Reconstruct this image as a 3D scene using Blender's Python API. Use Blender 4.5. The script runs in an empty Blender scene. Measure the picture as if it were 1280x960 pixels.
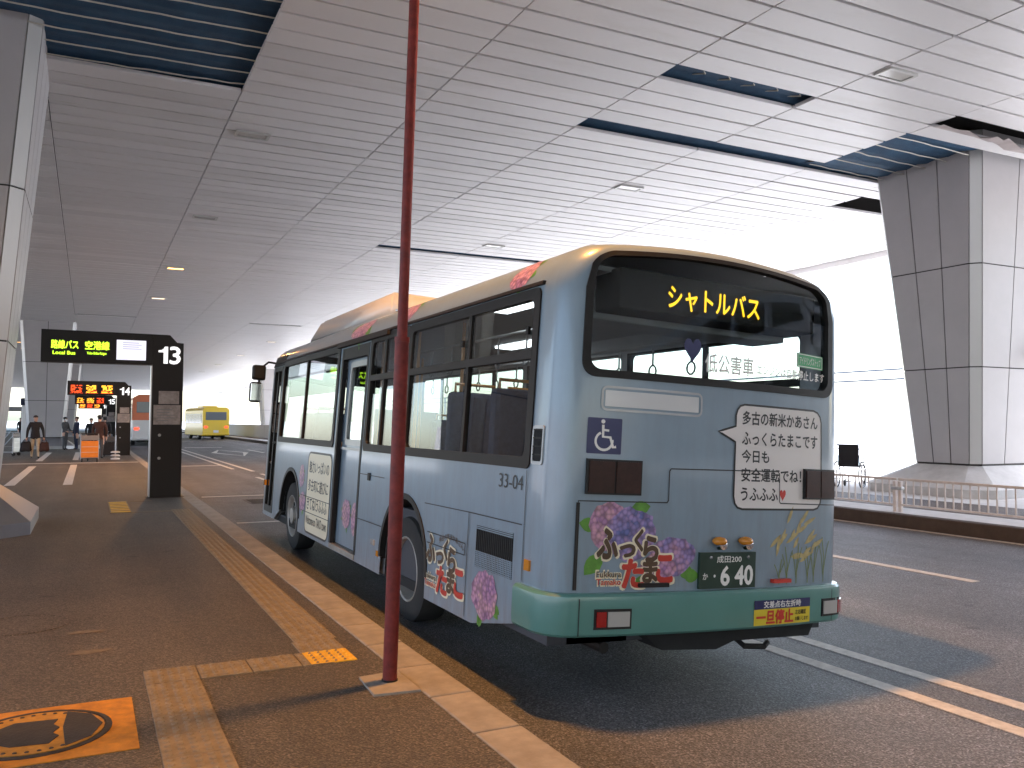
import bpy, bmesh, math, random
from mathutils import Vector, Matrix
random.seed(7)
R = math.radians
S = bpy.context.scene
COL = S.collection

# ------------------------------------------------------------------ camera
cd = bpy.data.cameras.new('camera'); cam = bpy.data.objects.new('camera', cd); COL.objects.link(cam)
cd.sensor_width = 36.0; cd.lens = 1060.0 / 1280.0 * 36.0; cd.clip_start = .05; cd.clip_end = 5000
XD = Vector((0.89458893, -0.02316335, 0.44628926)); YD = Vector((-0.44687709, -0.03878556, 0.89375419))
ZD = Vector((0.00339276, 0.99897905, 0.0450483))   # world axes seen from the camera (right, up, forward)
cam.matrix_world = Matrix(((XD[0], XD[1], -XD[2], 0), (YD[0], YD[1], -YD[2], 0), (ZD[0], ZD[1], -ZD[2], 1.65), (0, 0, 0, 1)))
S.camera = cam

# ------------------------------------------------------------------ sky, sun, exposure
SUN_EL, SUN_AZ = 52.0, 96.0            # azimuth clockwise from +Y
wd = bpy.data.worlds.new('World'); S.world = wd; wd.use_nodes = True
wn = wd.node_tree; wn.nodes.clear()
sk = wn.nodes.new('ShaderNodeTexSky'); sk.sky_type = 'NISHITA'; sk.sun_disc = False
sk.sun_elevation = R(SUN_EL); sk.sun_rotation = R(SUN_AZ); sk.air_density = 1.0; sk.dust_density = 2.0; sk.ozone_density = 1.0
bg = wn.nodes.new('ShaderNodeBackground'); bg.inputs[1].default_value = .13
wo = wn.nodes.new('ShaderNodeOutputWorld')
wn.links.new(sk.outputs[0], bg.inputs[0]); wn.links.new(bg.outputs[0], wo.inputs[0])
sl = bpy.data.lights.new('sun', 'SUN'); sl.energy = 2.3; sl.angle = R(3.0); sl.color = (1, .975, .94)
so = bpy.data.objects.new('sun', sl); COL.objects.link(so)
sd = Vector((math.sin(R(SUN_AZ)) * math.cos(R(SUN_EL)), math.cos(R(SUN_AZ)) * math.cos(R(SUN_EL)), math.sin(R(SUN_EL))))
so.rotation_euler = (-sd).to_track_quat('-Z', 'Y').to_euler(); so.location = (60, -30, 60)
S.view_settings.view_transform = 'Standard'; S.view_settings.look = 'None'; S.view_settings.gamma = 1
S.view_settings.use_curve_mapping = False
S.view_settings.exposure = 2.9
S.render.engine = 'CYCLES'
try:
    S.cycles.use_denoising = True; S.cycles.max_bounces = 10; S.cycles.diffuse_bounces = 6
    S.cycles.transparent_max_bounces = 24; S.cycles.sample_clamp_indirect = 8; S.cycles.caustics_reflective = False
except Exception: pass
LAMP_W = 310.0                           # sodium ceiling lamp above the bus stop

# ------------------------------------------------------------------ materials
MATS = {}
def mat(name, col, rough=.6, metal=0., noise=0., scale=8., bump=0., bscale=40., coat=0., col2=None, spec=None, emit=None, estr=0., detail=4., stretch=None):
    m = bpy.data.materials.new(name); m.use_nodes = True; t = m.node_tree; b = t.nodes['Principled BSDF']
    b.inputs['Base Color'].default_value = (*col, 1); b.inputs['Roughness'].default_value = rough; b.inputs['Metallic'].default_value = metal
    if coat: b.inputs['Coat Weight'].default_value = coat; b.inputs['Coat Roughness'].default_value = .08
    if spec is not None: b.inputs['Specular IOR Level'].default_value = spec
    if emit: b.inputs['Emission Color'].default_value = (*emit, 1); b.inputs['Emission Strength'].default_value = estr
    if noise or bump or col2:
        tc = t.nodes.new('ShaderNodeTexCoord'); src = tc.outputs['Object']
        if stretch:
            mp = t.nodes.new('ShaderNodeMapping'); mp.inputs['Scale'].default_value = stretch; t.links.new(src, mp.inputs[0]); src = mp.outputs[0]
    if noise or col2:
        n = t.nodes.new('ShaderNodeTexNoise'); n.inputs['Scale'].default_value = scale; n.inputs['Detail'].default_value = detail; n.inputs['Roughness'].default_value = .65
        t.links.new(src, n.inputs['Vector'])
        cr = t.nodes.new('ShaderNodeValToRGB'); cr.color_ramp.elements[0].position = .32; cr.color_ramp.elements[1].position = .68
        c2 = col2 if col2 else tuple(min(1, c * (1 + noise)) for c in col); c1 = col if col2 else tuple(c * (1 - noise) for c in col)
        cr.color_ramp.elements[0].color = (*c1, 1); cr.color_ramp.elements[1].color = (*c2, 1)
        t.links.new(n.outputs['Fac'], cr.inputs[0]); t.links.new(cr.outputs[0], b.inputs['Base Color'])
        ro = t.nodes.new('ShaderNodeMapRange'); ro.inputs['To Min'].default_value = max(.02, rough - .08); ro.inputs['To Max'].default_value = min(1, rough + .1)
        t.links.new(n.outputs['Fac'], ro.inputs['Value']); t.links.new(ro.outputs[0], b.inputs['Roughness'])
    if bump:
        n2 = t.nodes.new('ShaderNodeTexNoise'); n2.inputs['Scale'].default_value = bscale; n2.inputs['Detail'].default_value = 3
        t.links.new(src, n2.inputs['Vector'])
        bp = t.nodes.new('ShaderNodeBump'); bp.inputs['Strength'].default_value = bump; bp.inputs['Distance'].default_value = .01
        t.links.new(n2.outputs['Fac'], bp.inputs['Height']); t.links.new(bp.outputs[0], b.inputs['Normal'])
    MATS[name] = m; return m
def asphalt(name, base, base2, spk, patch):
    """aggregate speckle, large worn patches, fine relief"""
    m = bpy.data.materials.new(name); m.use_nodes = True; t = m.node_tree; b = t.nodes['Principled BSDF']; L = t.links
    tc = t.nodes.new('ShaderNodeTexCoord')
    n1 = t.nodes.new('ShaderNodeTexNoise'); n1.inputs['Scale'].default_value = patch; n1.inputs['Detail'].default_value = 6; n1.inputs['Roughness'].default_value = .7
    n2 = t.nodes.new('ShaderNodeTexNoise'); n2.inputs['Scale'].default_value = 85; n2.inputs['Detail'].default_value = 3; n2.inputs['Roughness'].default_value = .7
    v = t.nodes.new('ShaderNodeTexVoronoi'); v.inputs['Scale'].default_value = 95
    for x in (n1, n2, v): L.new(tc.outputs['Object'], x.inputs['Vector'])
    r1 = t.nodes.new('ShaderNodeValToRGB'); r1.color_ramp.elements[0].position = .35; r1.color_ramp.elements[1].position = .65
    r1.color_ramp.elements[0].color = (*base, 1); r1.color_ramp.elements[1].color = (*base2, 1); L.new(n1.outputs['Fac'], r1.inputs[0])
    r2 = t.nodes.new('ShaderNodeValToRGB'); r2.color_ramp.elements[0].position = .4; r2.color_ramp.elements[1].position = .72
    r2.color_ramp.elements[0].color = (.5, .5, .5, 1); r2.color_ramp.elements[1].color = (1 + spk, 1 + spk, 1 + spk, 1); L.new(n2.outputs['Fac'], r2.inputs[0])
    mx = t.nodes.new('ShaderNodeMix'); mx.data_type = 'RGBA'; mx.blend_type = 'MULTIPLY'; mx.inputs[0].default_value = 1
    L.new(r1.outputs[0], mx.inputs[6]); L.new(r2.outputs[0], mx.inputs[7])
    mp = t.nodes.new('ShaderNodeMapping'); mp.inputs['Scale'].default_value = (1.5, .09, 1); L.new(tc.outputs['Object'], mp.inputs[0])
    n3 = t.nodes.new('ShaderNodeTexNoise'); n3.inputs['Scale'].default_value = 1.3; n3.inputs['Detail'].default_value = 6; L.new(mp.outputs[0], n3.inputs['Vector'])
    s3 = t.nodes.new('ShaderNodeMapRange'); s3.inputs['From Min'].default_value = .3; s3.inputs['From Max'].default_value = .7; s3.inputs['To Min'].default_value = .72; s3.inputs['To Max'].default_value = 1.18; L.new(n3.outputs['Fac'], s3.inputs['Value'])
    nd = t.nodes.new('ShaderNodeTexNoise'); nd.inputs['Scale'].default_value = 9; L.new(tc.outputs['Object'], nd.inputs['Vector'])
    va = t.nodes.new('ShaderNodeVectorMath'); va.operation = 'MULTIPLY_ADD'; va.inputs[1].default_value = (.12, .12, .12); L.new(nd.outputs['Color'], va.inputs[0]); L.new(tc.outputs['Object'], va.inputs[2])
    v2 = t.nodes.new('ShaderNodeTexVoronoi'); v2.inputs['Scale'].default_value = 1.7; L.new(va.outputs[0], v2.inputs['Vector'])
    s4 = t.nodes.new('ShaderNodeMapRange'); s4.inputs['From Min'].default_value = .05; s4.inputs['From Max'].default_value = .13; s4.inputs['To Min'].default_value = .5; s4.inputs['To Max'].default_value = 1; L.new(v2.outputs['Distance'], s4.inputs['Value'])
    v4 = t.nodes.new('ShaderNodeTexVoronoi'); v4.inputs['Scale'].default_value = 5.5; L.new(va.outputs[0], v4.inputs['Vector'])
    s5 = t.nodes.new('ShaderNodeMapRange'); s5.inputs['From Min'].default_value = .05; s5.inputs['From Max'].default_value = .09; s5.inputs['To Min'].default_value = 1.45; s5.inputs['To Max'].default_value = 1; L.new(v4.outputs['Distance'], s5.inputs['Value'])
    m1 = t.nodes.new('ShaderNodeMath'); m1.operation = 'MULTIPLY'; L.new(s3.outputs[0], m1.inputs[0]); L.new(s4.outputs[0], m1.inputs[1])
    m2 = t.nodes.new('ShaderNodeMath'); m2.operation = 'MULTIPLY'; L.new(m1.outputs[0], m2.inputs[0]); L.new(s5.outputs[0], m2.inputs[1])
    sv = t.nodes.new('ShaderNodeSeparateColor'); L.new(v.outputs['Color'], sv.inputs[0])
    pw = t.nodes.new('ShaderNodeMath'); pw.operation = 'POWER'; pw.inputs[1].default_value = 2.2; L.new(sv.outputs[0], pw.inputs[0])
    s6 = t.nodes.new('ShaderNodeMapRange'); s6.inputs['To Min'].default_value = .62; s6.inputs['To Max'].default_value = .62 + 1.5 * spk; L.new(pw.outputs[0], s6.inputs['Value'])
    m3 = t.nodes.new('ShaderNodeMath'); m3.operation = 'MULTIPLY'; L.new(m2.outputs[0], m3.inputs[0]); L.new(s6.outputs[0], m3.inputs[1]); m2 = m3
    my = t.nodes.new('ShaderNodeMix'); my.data_type = 'RGBA'; my.blend_type = 'MULTIPLY'; my.inputs[0].default_value = 1
    L.new(mx.outputs[2], my.inputs[6]); L.new(m2.outputs[0], my.inputs[7]); L.new(my.outputs[2], b.inputs['Base Color'])
    b.inputs['Roughness'].default_value = .6; b.inputs['Specular IOR Level'].default_value = .5
    bp = t.nodes.new('ShaderNodeBump'); bp.inputs['Strength'].default_value = .8; bp.inputs['Distance'].default_value = .008
    ad = t.nodes.new('ShaderNodeMath'); ad.operation = 'ADD'; L.new(n2.outputs['Fac'], ad.inputs[0]); L.new(v.outputs['Distance'], ad.inputs[1])
    L.new(ad.outputs[0], bp.inputs['Height']); L.new(bp.outputs[0], b.inputs['Normal'])
    MATS[name] = m; return m
def glass(name, tint, refl=1.0, dark=0., rough=.0):
    m = bpy.data.materials.new(name); m.use_nodes = True; t = m.node_tree; t.nodes.clear(); L = t.links
    o = t.nodes.new('ShaderNodeOutputMaterial'); tr = t.nodes.new('ShaderNodeBsdfTransparent'); tr.inputs[0].default_value = (*tint, 1)
    g = t.nodes.new('ShaderNodeBsdfGlossy'); g.inputs['Roughness'].default_value = rough
    f = t.nodes.new('ShaderNodeFresnel'); ge = t.nodes.new('ShaderNodeNewGeometry')
    io = t.nodes.new('ShaderNodeMapRange'); io.inputs['To Min'].default_value = 1.5; io.inputs['To Max'].default_value = 1 / 1.5   # same reflectance on both faces of a thin pane
    L.new(ge.outputs['Backfacing'], io.inputs['Value']); L.new(io.outputs[0], f.inputs[0])
    mm = t.nodes.new('ShaderNodeMath'); mm.operation = 'MULTIPLY'; mm.inputs[1].default_value = refl; L.new(f.outputs[0], mm.inputs[0])
    mx = t.nodes.new('ShaderNodeMixShader'); L.new(mm.outputs[0], mx.inputs[0]); L.new(tr.outputs[0], mx.inputs[1]); L.new(g.outputs[0], mx.inputs[2])
    L.new(mx.outputs[0], o.inputs[0]); MATS[name] = m; return m
def petals(name, c1, c2, c3):
    """printed hydrangea florets: each voronoi cell is a floret with its own tint and darker gaps"""
    m = bpy.data.materials.new(name); m.use_nodes = True; t = m.node_tree; b = t.nodes['Principled BSDF']; L = t.links
    tc = t.nodes.new('ShaderNodeTexCoord')
    v = t.nodes.new('ShaderNodeTexVoronoi'); v.inputs['Scale'].default_value = 34; L.new(tc.outputs['Object'], v.inputs['Vector'])
    r = t.nodes.new('ShaderNodeValToRGB'); r.color_ramp.elements[0].color = (*c1, 1); r.color_ramp.elements[1].color = (*c3, 1)
    e = r.color_ramp.elements.new(.5); e.color = (*c2, 1)
    n = t.nodes.new('ShaderNodeTexNoise'); n.inputs['Scale'].default_value = 7; L.new(tc.outputs['Object'], n.inputs['Vector'])
    sp = t.nodes.new('ShaderNodeSeparateColor'); L.new(v.outputs['Color'], sp.inputs[0])
    av = t.nodes.new('ShaderNodeMath'); av.operation = 'MULTIPLY_ADD'; av.inputs[1].default_value = .45; L.new(sp.outputs[0], av.inputs[0])
    h = t.nodes.new('ShaderNodeMath'); h.operation = 'MULTIPLY_ADD'; h.inputs[1].default_value = 1.5; h.inputs[2].default_value = -.5; L.new(n.outputs['Fac'], h.inputs[0])
    L.new(h.outputs[0], av.inputs[2]); L.new(av.outputs[0], r.inputs[0])
    d = t.nodes.new('ShaderNodeMapRange'); d.inputs['From Min'].default_value = .25; d.inputs['From Max'].default_value = .75; d.inputs['To Min'].default_value = 1.1; d.inputs['To Max'].default_value = .5
    L.new(v.outputs['Distance'], d.inputs['Value'])
    mx = t.nodes.new('ShaderNodeMix'); mx.data_type = 'RGBA'; mx.blend_type = 'MULTIPLY'; mx.inputs[0].default_value = 1
    L.new(r.outputs[0], mx.inputs[6]); L.new(d.outputs[0], mx.inputs[7]); L.new(mx.outputs[2], b.inputs['Base Color']); b.inputs['Roughness'].default_value = .35
    MATS[name] = m; return m
def M(n): return MATS[n]

asphalt('road_asphalt', (.078, .077, .081), (.128, .125, .130), .95, .55)
asphalt('walk_asphalt', (.092, .078, .060), (.134, .112, .086), .75, .5)
asphalt('strip_asphalt', (.11, .075, .055), (.15, .105, .08), .3, .8)
mat('kerb_concrete', (.285, .255, .215), .8, noise=.22, scale=5, bump=.25, bscale=60)
mat('dark_kerb', (.055, .040, .032), .8, noise=.25, scale=6, bump=.2)
mat('pale_concrete', (.50, .50, .50), .85, noise=.12, scale=3, bump=.15)
mat('outer_ground', (.42, .42, .41), .9, noise=.12, scale=.3)
mat('white_paint', (.66, .63, .58), .65, col2=(.44, .41, .37), scale=14, bump=.2, bscale=90, detail=8)
mat('tile_sand', (.215, .172, .115), .75, noise=.28, scale=9, bump=.25, bscale=60, detail=8)
mat('tile_yellow', (.66, .38, .03), .65, noise=.15, scale=10, bump=.1)
mat('orange_paint', (.50, .215, .018), .65, noise=.28, scale=11, bump=.25, bscale=120)
mat('worn_paint', (.115, .095, .070), .75, col2=(.22, .18, .13), scale=22, bump=.3, bscale=80)
mat('iron', (.055, .05, .048), .6, metal=.4, noise=.3, scale=12, bump=.3, bscale=60)
mat('manhole_yellow', (.42, .22, .03), .6, noise=.3, scale=16)
def ceiling_mat():
    m = mat('ceiling_panel', (.72, .70, .705), .42, spec=.35); t = m.node_tree; L = t.links; b = t.nodes['Principled BSDF']
    oi = t.nodes.new('ShaderNodeObjectInfo'); ge = t.nodes.new('ShaderNodeNewGeometry')
    mp = t.nodes.new('ShaderNodeMapping'); mp.inputs['Scale'].default_value = (.5, 1.6, 1); L.new(ge.outputs['Position'], mp.inputs[0])
    n = t.nodes.new('ShaderNodeTexNoise'); n.inputs['Scale'].default_value = 1.1; n.inputs['Detail'].default_value = 8; n.inputs['Roughness'].default_value = .7; L.new(mp.outputs[0], n.inputs['Vector'])
    r = t.nodes.new('ShaderNodeValToRGB'); r.color_ramp.elements[0].position = .28; r.color_ramp.elements[1].position = .5
    r.color_ramp.elements[0].color = (.655, .63, .62, 1); r.color_ramp.elements[1].color = (.72, .70, .705, 1); L.new(n.outputs['Fac'], r.inputs[0])
    mr = t.nodes.new('ShaderNodeMapRange'); mr.inputs['To Min'].default_value = .90; mr.inputs['To Max'].default_value = 1.03; L.new(oi.outputs['Random'], mr.inputs['Value'])
    mx = t.nodes.new('ShaderNodeMix'); mx.data_type = 'RGBA'; mx.blend_type = 'MULTIPLY'; mx.inputs[0].default_value = 1
    L.new(r.outputs[0], mx.inputs[6]); L.new(mr.outputs[0], mx.inputs[7]); L.new(mx.outputs[2], b.inputs['Base Color'])
ceiling_mat()
mat('plenum', (.03, .026, .024), .9, noise=.2, scale=2)
mat('netting', (.016, .055, .115), .8, col2=(.030, .092, .175), scale=3, bump=.8, bscale=160)
mat('wire', (.55, .52, .46), .5, metal=.2)
mat('dark_rail', (.10, .11, .13), .6)
mat('torn_sheet', (.42, .36, .35), .4, noise=.15, scale=5)
mat('column_panel', (.39, .372, .377), .5, noise=.05, scale=1.3, detail=7)
mat('column_edge', (.50, .50, .49), .35, metal=.3)
mat('steel', (.36, .36, .38), .32, metal=.9, noise=.1, scale=2)
mat('grey_steel', (.40, .40, .40), .4, metal=.8, noise=.1, scale=4)
mat('rail_paint', (.60, .57, .56), .45, noise=.1, scale=10)
mat('pole_red', (.185, .024, .018), .5, noise=.3, scale=14, spec=.3)
mat('lamp_frame', (.5, .49, .47), .4, metal=.3)
mat('lamp_glass', (.55, .53, .5), .15)
mat('sodium', (.8, .5, .2), .4, emit=(1, .46, .12), estr=1.4)
mat('pale_lamp', (.8, .7, .6), .4, emit=(1, .74, .52), estr=.5)
mat('bus_blue', (.222, .292, .350), .32, noise=.05, scale=2.2, coat=.45, bump=.035, bscale=2.5, detail=7)
def grime(m):
    t = m.node_tree; L = t.links; b = t.nodes['Principled BSDF']; src = b.inputs['Base Color'].links[0].from_socket
    tc = t.nodes.new('ShaderNodeTexCoord'); mp = t.nodes.new('ShaderNodeMapping'); mp.inputs['Scale'].default_value = (9, 9, 1.3); L.new(tc.outputs['Object'], mp.inputs[0])
    n = t.nodes.new('ShaderNodeTexNoise'); n.inputs['Scale'].default_value = 1.6; n.inputs['Detail'].default_value = 8; n.inputs['Roughness'].default_value = .7; L.new(mp.outputs[0], n.inputs['Vector'])
    sx = t.nodes.new('ShaderNodeSeparateXYZ'); L.new(tc.outputs['Object'], sx.inputs[0])
    h = t.nodes.new('ShaderNodeMapRange'); h.inputs['From Min'].default_value = -.1; h.inputs['From Max'].default_value = 1.0; h.inputs['To Min'].default_value = .75; h.inputs['To Max'].default_value = .18; L.new(sx.outputs['Z'], h.inputs['Value'])
    r = t.nodes.new('ShaderNodeMapRange'); r.inputs['From Min'].default_value = .42; r.inputs['From Max'].default_value = .75; L.new(n.outputs['Fac'], r.inputs['Value'])
    k = t.nodes.new('ShaderNodeMath'); k.operation = 'MULTIPLY'; L.new(h.outputs[0], k.inputs[0]); L.new(r.outputs[0], k.inputs[1])
    mx = t.nodes.new('ShaderNodeMix'); mx.data_type = 'RGBA'; L.new(k.outputs[0], mx.inputs[0]); L.new(src, mx.inputs[6]); mx.inputs[7].default_value = (.17, .155, .135, 1); L.new(mx.outputs[2], b.inputs['Base Color'])
grime(MATS['bus_blue'])
mat('bumper_teal', (.085, .225, .195), .3, noise=.06, scale=3, coat=.4)
mat('black_trim', (.018, .016, .015), .5, spec=.25)
mat('black_gloss', (.014, .013, .013), .35, spec=.3)
mat('sign_black', (.016, .015, .015), .45, spec=.25)
mat('black_matte', (.012, .012, .012), .85, noise=.3, scale=12)
mat('brown_frame', (.026, .021, .018), .5, spec=.2)
mat('interior_grey', (.34, .34, .35), .6, noise=.06, scale=3)
mat('interior_dark', (.055, .055, .062), .8, noise=.1, scale=4)
mat('seat_cloth', (.055, .07, .12), .9, noise=.25, scale=30)
mat('orange_rail', (.62, .24, .03), .35)
mat('tyre', (.022, .021, .020), .85, noise=.2, scale=10, bump=.15, bscale=40)
mat('rim_silver', (.34, .315, .28), .5, metal=.3, noise=.15, scale=8)
mat('chrome', (.7, .7, .7), .12, metal=1)
mat('cream_print', (.80, .70, .50), .35, noise=.02, scale=2)
mat('bubble_print', (.72, .67, .64), .32)
mat('ink_black', (.015, .013, .012), .4)
mat('ink_brown', (.085, .045, .02), .4)
mat('ink_red', (.52, .035, .02), .4)
mat('ink_white', (.78, .76, .72), .4)
mat('ink_green', (.06, .36, .14), .4)
mat('navy_print', (.022, .025, .10), .35)
mat('yellow_print', (.66, .50, .03), .4)
mat('leaf_print', (.10, .26, .03), .4, noise=.3, scale=14)
mat('stem_print', (.17, .21, .055), .45)
mat('rice_print', (.42, .33, .14), .5, noise=.2, scale=20)
petals('petal_pink', (.26, .12, .30), (.55, .28, .40), (.62, .36, .34))
petals('petal_blue', (.13, .15, .38), (.34, .24, .48), (.52, .27, .36))
mat('plate_green', (.012, .035, .022), .4)
mat('amber_lens', (.62, .23, .02), .15, coat=.6)
mat('red_lens', (.34, .012, .01), .12, coat=.6)
mat('dark_lens', (.040, .016, .012), .4, spec=.25, noise=.25, scale=20)
mat('clear_lens', (.42, .40, .37), .15, coat=.6)
mat('led_amber', (.3, .2, .02), .5, emit=(1, .56, .015), estr=.30)
mat('led_green', (.2, .3, .02), .5, emit=(.50, .95, .03), estr=.34)
mat('led_red', (.3, .05, .02), .5, emit=(1, .07, .01), estr=.30)
mat('led_orange', (.3, .2, .02), .5, emit=(1, .40, .03), estr=.36)
mat('screen_white', (.7, .7, .75), .4, emit=(.86, .84, 1), estr=.14)
mat('screen_print', (.4, .4, .5), .4, emit=(.55, .55, .72), estr=.09)
mat('sign_lit', (.8, .8, .8), .4, emit=(1, 1, 1), estr=.16)
mat('tube_light', (.9, .9, .9), .4, emit=(.95, .97, 1), estr=.9)
mat('tail_red', (.5, .02, .02), .3, emit=(1, .05, .02), estr=.5)
mat('paper', (.33, .28, .255), .7, noise=.3, scale=9)
mat('bus_yellow', (.72, .50, .02), .35, coat=.4)
mat('coach_orange', (.55, .11, .03), .35, coat=.4)
mat('coach_white', (.62, .61, .60), .35, coat=.4)
mat('trolley_orange', (.74, .22, .02), .45, noise=.06, scale=5)
mat('grey_plastic', (.22, .21, .21), .6)
mat('skin', (.50, .30, .22), .6)
mat('hair', (.02, .016, .014), .7)
mat('cloth_black', (.018, .016, .018), .9, noise=.2, scale=12)
mat('cloth_grey', (.075, .075, .08), .9, noise=.2, scale=12)
mat('cloth_beige', (.42, .34, .24), .9, noise=.12, scale=12)
mat('cloth_maroon', (.05, .022, .018), .9, noise=.2, scale=12)
mat('cloth_navy', (.022, .026, .05), .9, noise=.2, scale=12)
mat('mask_white', (.8, .8, .8), .8)
mat('bush_leaf', (.07, .12, .04), .6, noise=.4, scale=3)
mat('building_pale', (.62, .62, .62), .7, noise=.08, scale=.5)
mat('building_glass', (.12, .14, .16), .1)
glass('bus_glass', (.80, .84, .84), .9)
glass('rear_glass', (.84, .87, .87), .4)
glass('dark_glass', (.30, .34, .35), 1.6)
glass('clear_glass', (.85, .9, .9), 1.2)

# ------------------------------------------------------------------ mesh helpers
class MB:
    def __init__(s): s.v = []; s.f = []
    def add(s, v, f):
        o = len(s.v); s.v += [tuple(p) for p in v]; s.f += [tuple(i + o for i in q) for q in f]; return s
    def box(s, x0, x1, y0, y1, z0, z1):
        v = [(x0, y0, z0), (x1, y0, z0), (x1, y1, z0), (x0, y1, z0), (x0, y0, z1), (x1, y0, z1), (x1, y1, z1), (x0, y1, z1)]
        return s.add(v, [(0, 3, 2, 1), (4, 5, 6, 7), (0, 1, 5, 4), (1, 2, 6, 5), (2, 3, 7, 6), (3, 0, 4, 7)])
    def bbox(s, x0, x1, y0, y1, z0, z1, b):
        """box with chamfered edges"""
        bm = bmesh.new(); bmesh.ops.create_cube(bm, size=1)
        for w in bm.verts: w.co = Vector(((x0 + x1) / 2 + w.co.x * (x1 - x0), (y0 + y1) / 2 + w.co.y * (y1 - y0), (z0 + z1) / 2 + w.co.z * (z1 - z0)))
        bmesh.ops.bevel(bm, geom=list(bm.edges), offset=b, segments=2, affect='EDGES', profile=.5)
        bm.verts.index_update(); s.add([w.co[:] for w in bm.verts], [[w.index for w in f.verts] for f in bm.faces]); bm.free(); return s
    def prism(s, pts, a, b, fn):
        """polygon pts (u,v) extruded from a to b; fn(u,v,w)->xyz"""
        n = len(pts)
        v = [fn(u, w, a) for u, w in pts] + [fn(u, w, b) for u, w in pts]
        return s.add(v, [tuple(range(n - 1, -1, -1)), tuple(range(n, 2 * n))] + [(i, (i + 1) % n, n + (i + 1) % n, n + i) for i in range(n)])
    def tube(s, pts, r, n=8, cap=True):
        pts = [Vector(p) for p in pts]; rs = r if isinstance(r, (list, tuple)) else [r] * len(pts); V = []; F = []
        up = None
        for i, p in enumerate(pts):
            d = (pts[min(i + 1, len(pts) - 1)] - pts[max(i - 1, 0)]).normalized()
            if up is None: up = Vector((0, 0, 1)) if abs(d.z) < .9 else Vector((1, 0, 0))
            a = d.cross(up).normalized(); b = a.cross(d).normalized(); up = b
            for k in range(n):
                t = 2 * math.pi * k / n; V.append(p + (a * math.cos(t) + b * math.sin(t)) * rs[i])
        for i in range(len(pts) - 1):
            for k in range(n): F.append((i * n + k, i * n + (k + 1) % n, (i + 1) * n + (k + 1) % n, (i + 1) * n + k))
        if cap: F += [tuple(range(n - 1, -1, -1)), tuple((len(pts) - 1) * n + k for k in range(n))]
        return s.add(V, F)
    def lathe(s, prof, axis, c, n=24, cap=True):
        """prof: (r, h) pairs round an axis through c"""
        V = []; F = []; c = Vector(c)
        for r, h in prof:
            for k in range(n):
                t = 2 * math.pi * k / n; a, b = r * math.cos(t), r * math.sin(t)
                V.append(c + Vector({'x': (h, a, b), 'y': (a, h, b), 'z': (a, b, h)}[axis]))
        for i in range(len(prof) - 1):
            for k in range(n): F.append((i * n + k, i * n + (k + 1) % n, (i + 1) * n + (k + 1) % n, (i + 1) * n + k))
        if cap and prof[0][0] > 1e-5: F.append(tuple(range(n)))
        if cap and prof[-1][0] > 1e-5: F.append(tuple((len(prof) - 1) * n + k for k in range(n)))
        return s.add(V, F)
    def sphere(s, c, r, n=10):
        prof = [(max(1e-6, math.sin(math.pi * i / n)), -math.cos(math.pi * i / n)) for i in range(n + 1)]
        rr = r if isinstance(r, (list, tuple)) else (r, r, r); o = len(s.v)
        s.lathe(prof, 'z', (0, 0, 0), 2 * n)
        for i in range(o, len(s.v)): p = s.v[i]; s.v[i] = (c[0] + p[0] * rr[0], c[1] + p[1] * rr[1], c[2] + p[2] * rr[2])
        return s
    def mesh(s, name, material, smooth=False, merge=False, ang=40):
        me = bpy.data.meshes.new(name); me.from_pydata(s.v, [], s.f)
        bm = bmesh.new(); bm.from_mesh(me)
        if merge: bmesh.ops.remove_doubles(bm, verts=bm.verts, dist=.0008)
        bmesh.ops.recalc_face_normals(bm, faces=bm.faces)
        if smooth:
            for f in bm.faces: f.smooth = True
            for e in bm.edges:
                if len(e.link_faces) == 2 and e.calc_face_angle(0) > R(ang): e.smooth = False
        bm.to_mesh(me); bm.free()
        me.materials.append(M(material) if isinstance(material, str) else material)
        return me
    def build(s, name, material, parent=None, **k):
        return link(name, s.mesh(name, material, **k), parent)
def link(name, me, parent=None):
    o = bpy.data.objects.new(name, me); COL.objects.link(o)
    if parent: o.parent = parent
    return o
def tag(o, label=None, cat=None, group=None, kind=None):
    if label: o['label'] = label
    if cat: o['category'] = cat
    if group: o['group'] = group
    if kind: o['kind'] = kind
    return o
def thing(name, label, cat, loc=(0, 0, 0), rz=0, group=None, rot=None):
    o = bpy.data.objects.new(name, None); COL.objects.link(o); o.location = loc; o.rotation_euler = rot if rot else (0, 0, rz)
    o.empty_display_size = .1
    return tag(o, label, cat, group)
def copy_tree(o, parent=None, loc=None, rz=None, label=None):
    c = o.copy(); COL.objects.link(c); c.parent = parent
    if loc: c.location = loc
    if rz is not None: c.rotation_euler = (0, 0, rz)
    if label: c['label'] = label
    for ch in list(o.children): copy_tree(ch, c)
    return c
_tc = {}
def text2d(body, bold=0., italic=0.):
    key = (body, bold, italic)
    if key in _tc: return _tc[key]
    cu = bpy.data.curves.new('t', 'FONT'); cu.body = body; cu.size = 1; cu.offset = bold; cu.shear = italic; cu.resolution_u = 3
    ob = bpy.data.objects.new('t', cu); COL.objects.link(ob)
    dg = bpy.context.evaluated_depsgraph_get(); me = ob.evaluated_get(dg).to_mesh()
    v = [(p.co.x, p.co.y) for p in me.vertices]; f = [tuple(q.vertices) for q in me.polygons]
    ob.evaluated_get(dg).to_mesh_clear(); bpy.data.objects.remove(ob); bpy.data.curves.remove(cu)
    _tc[key] = (v, f); return v, f
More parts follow.
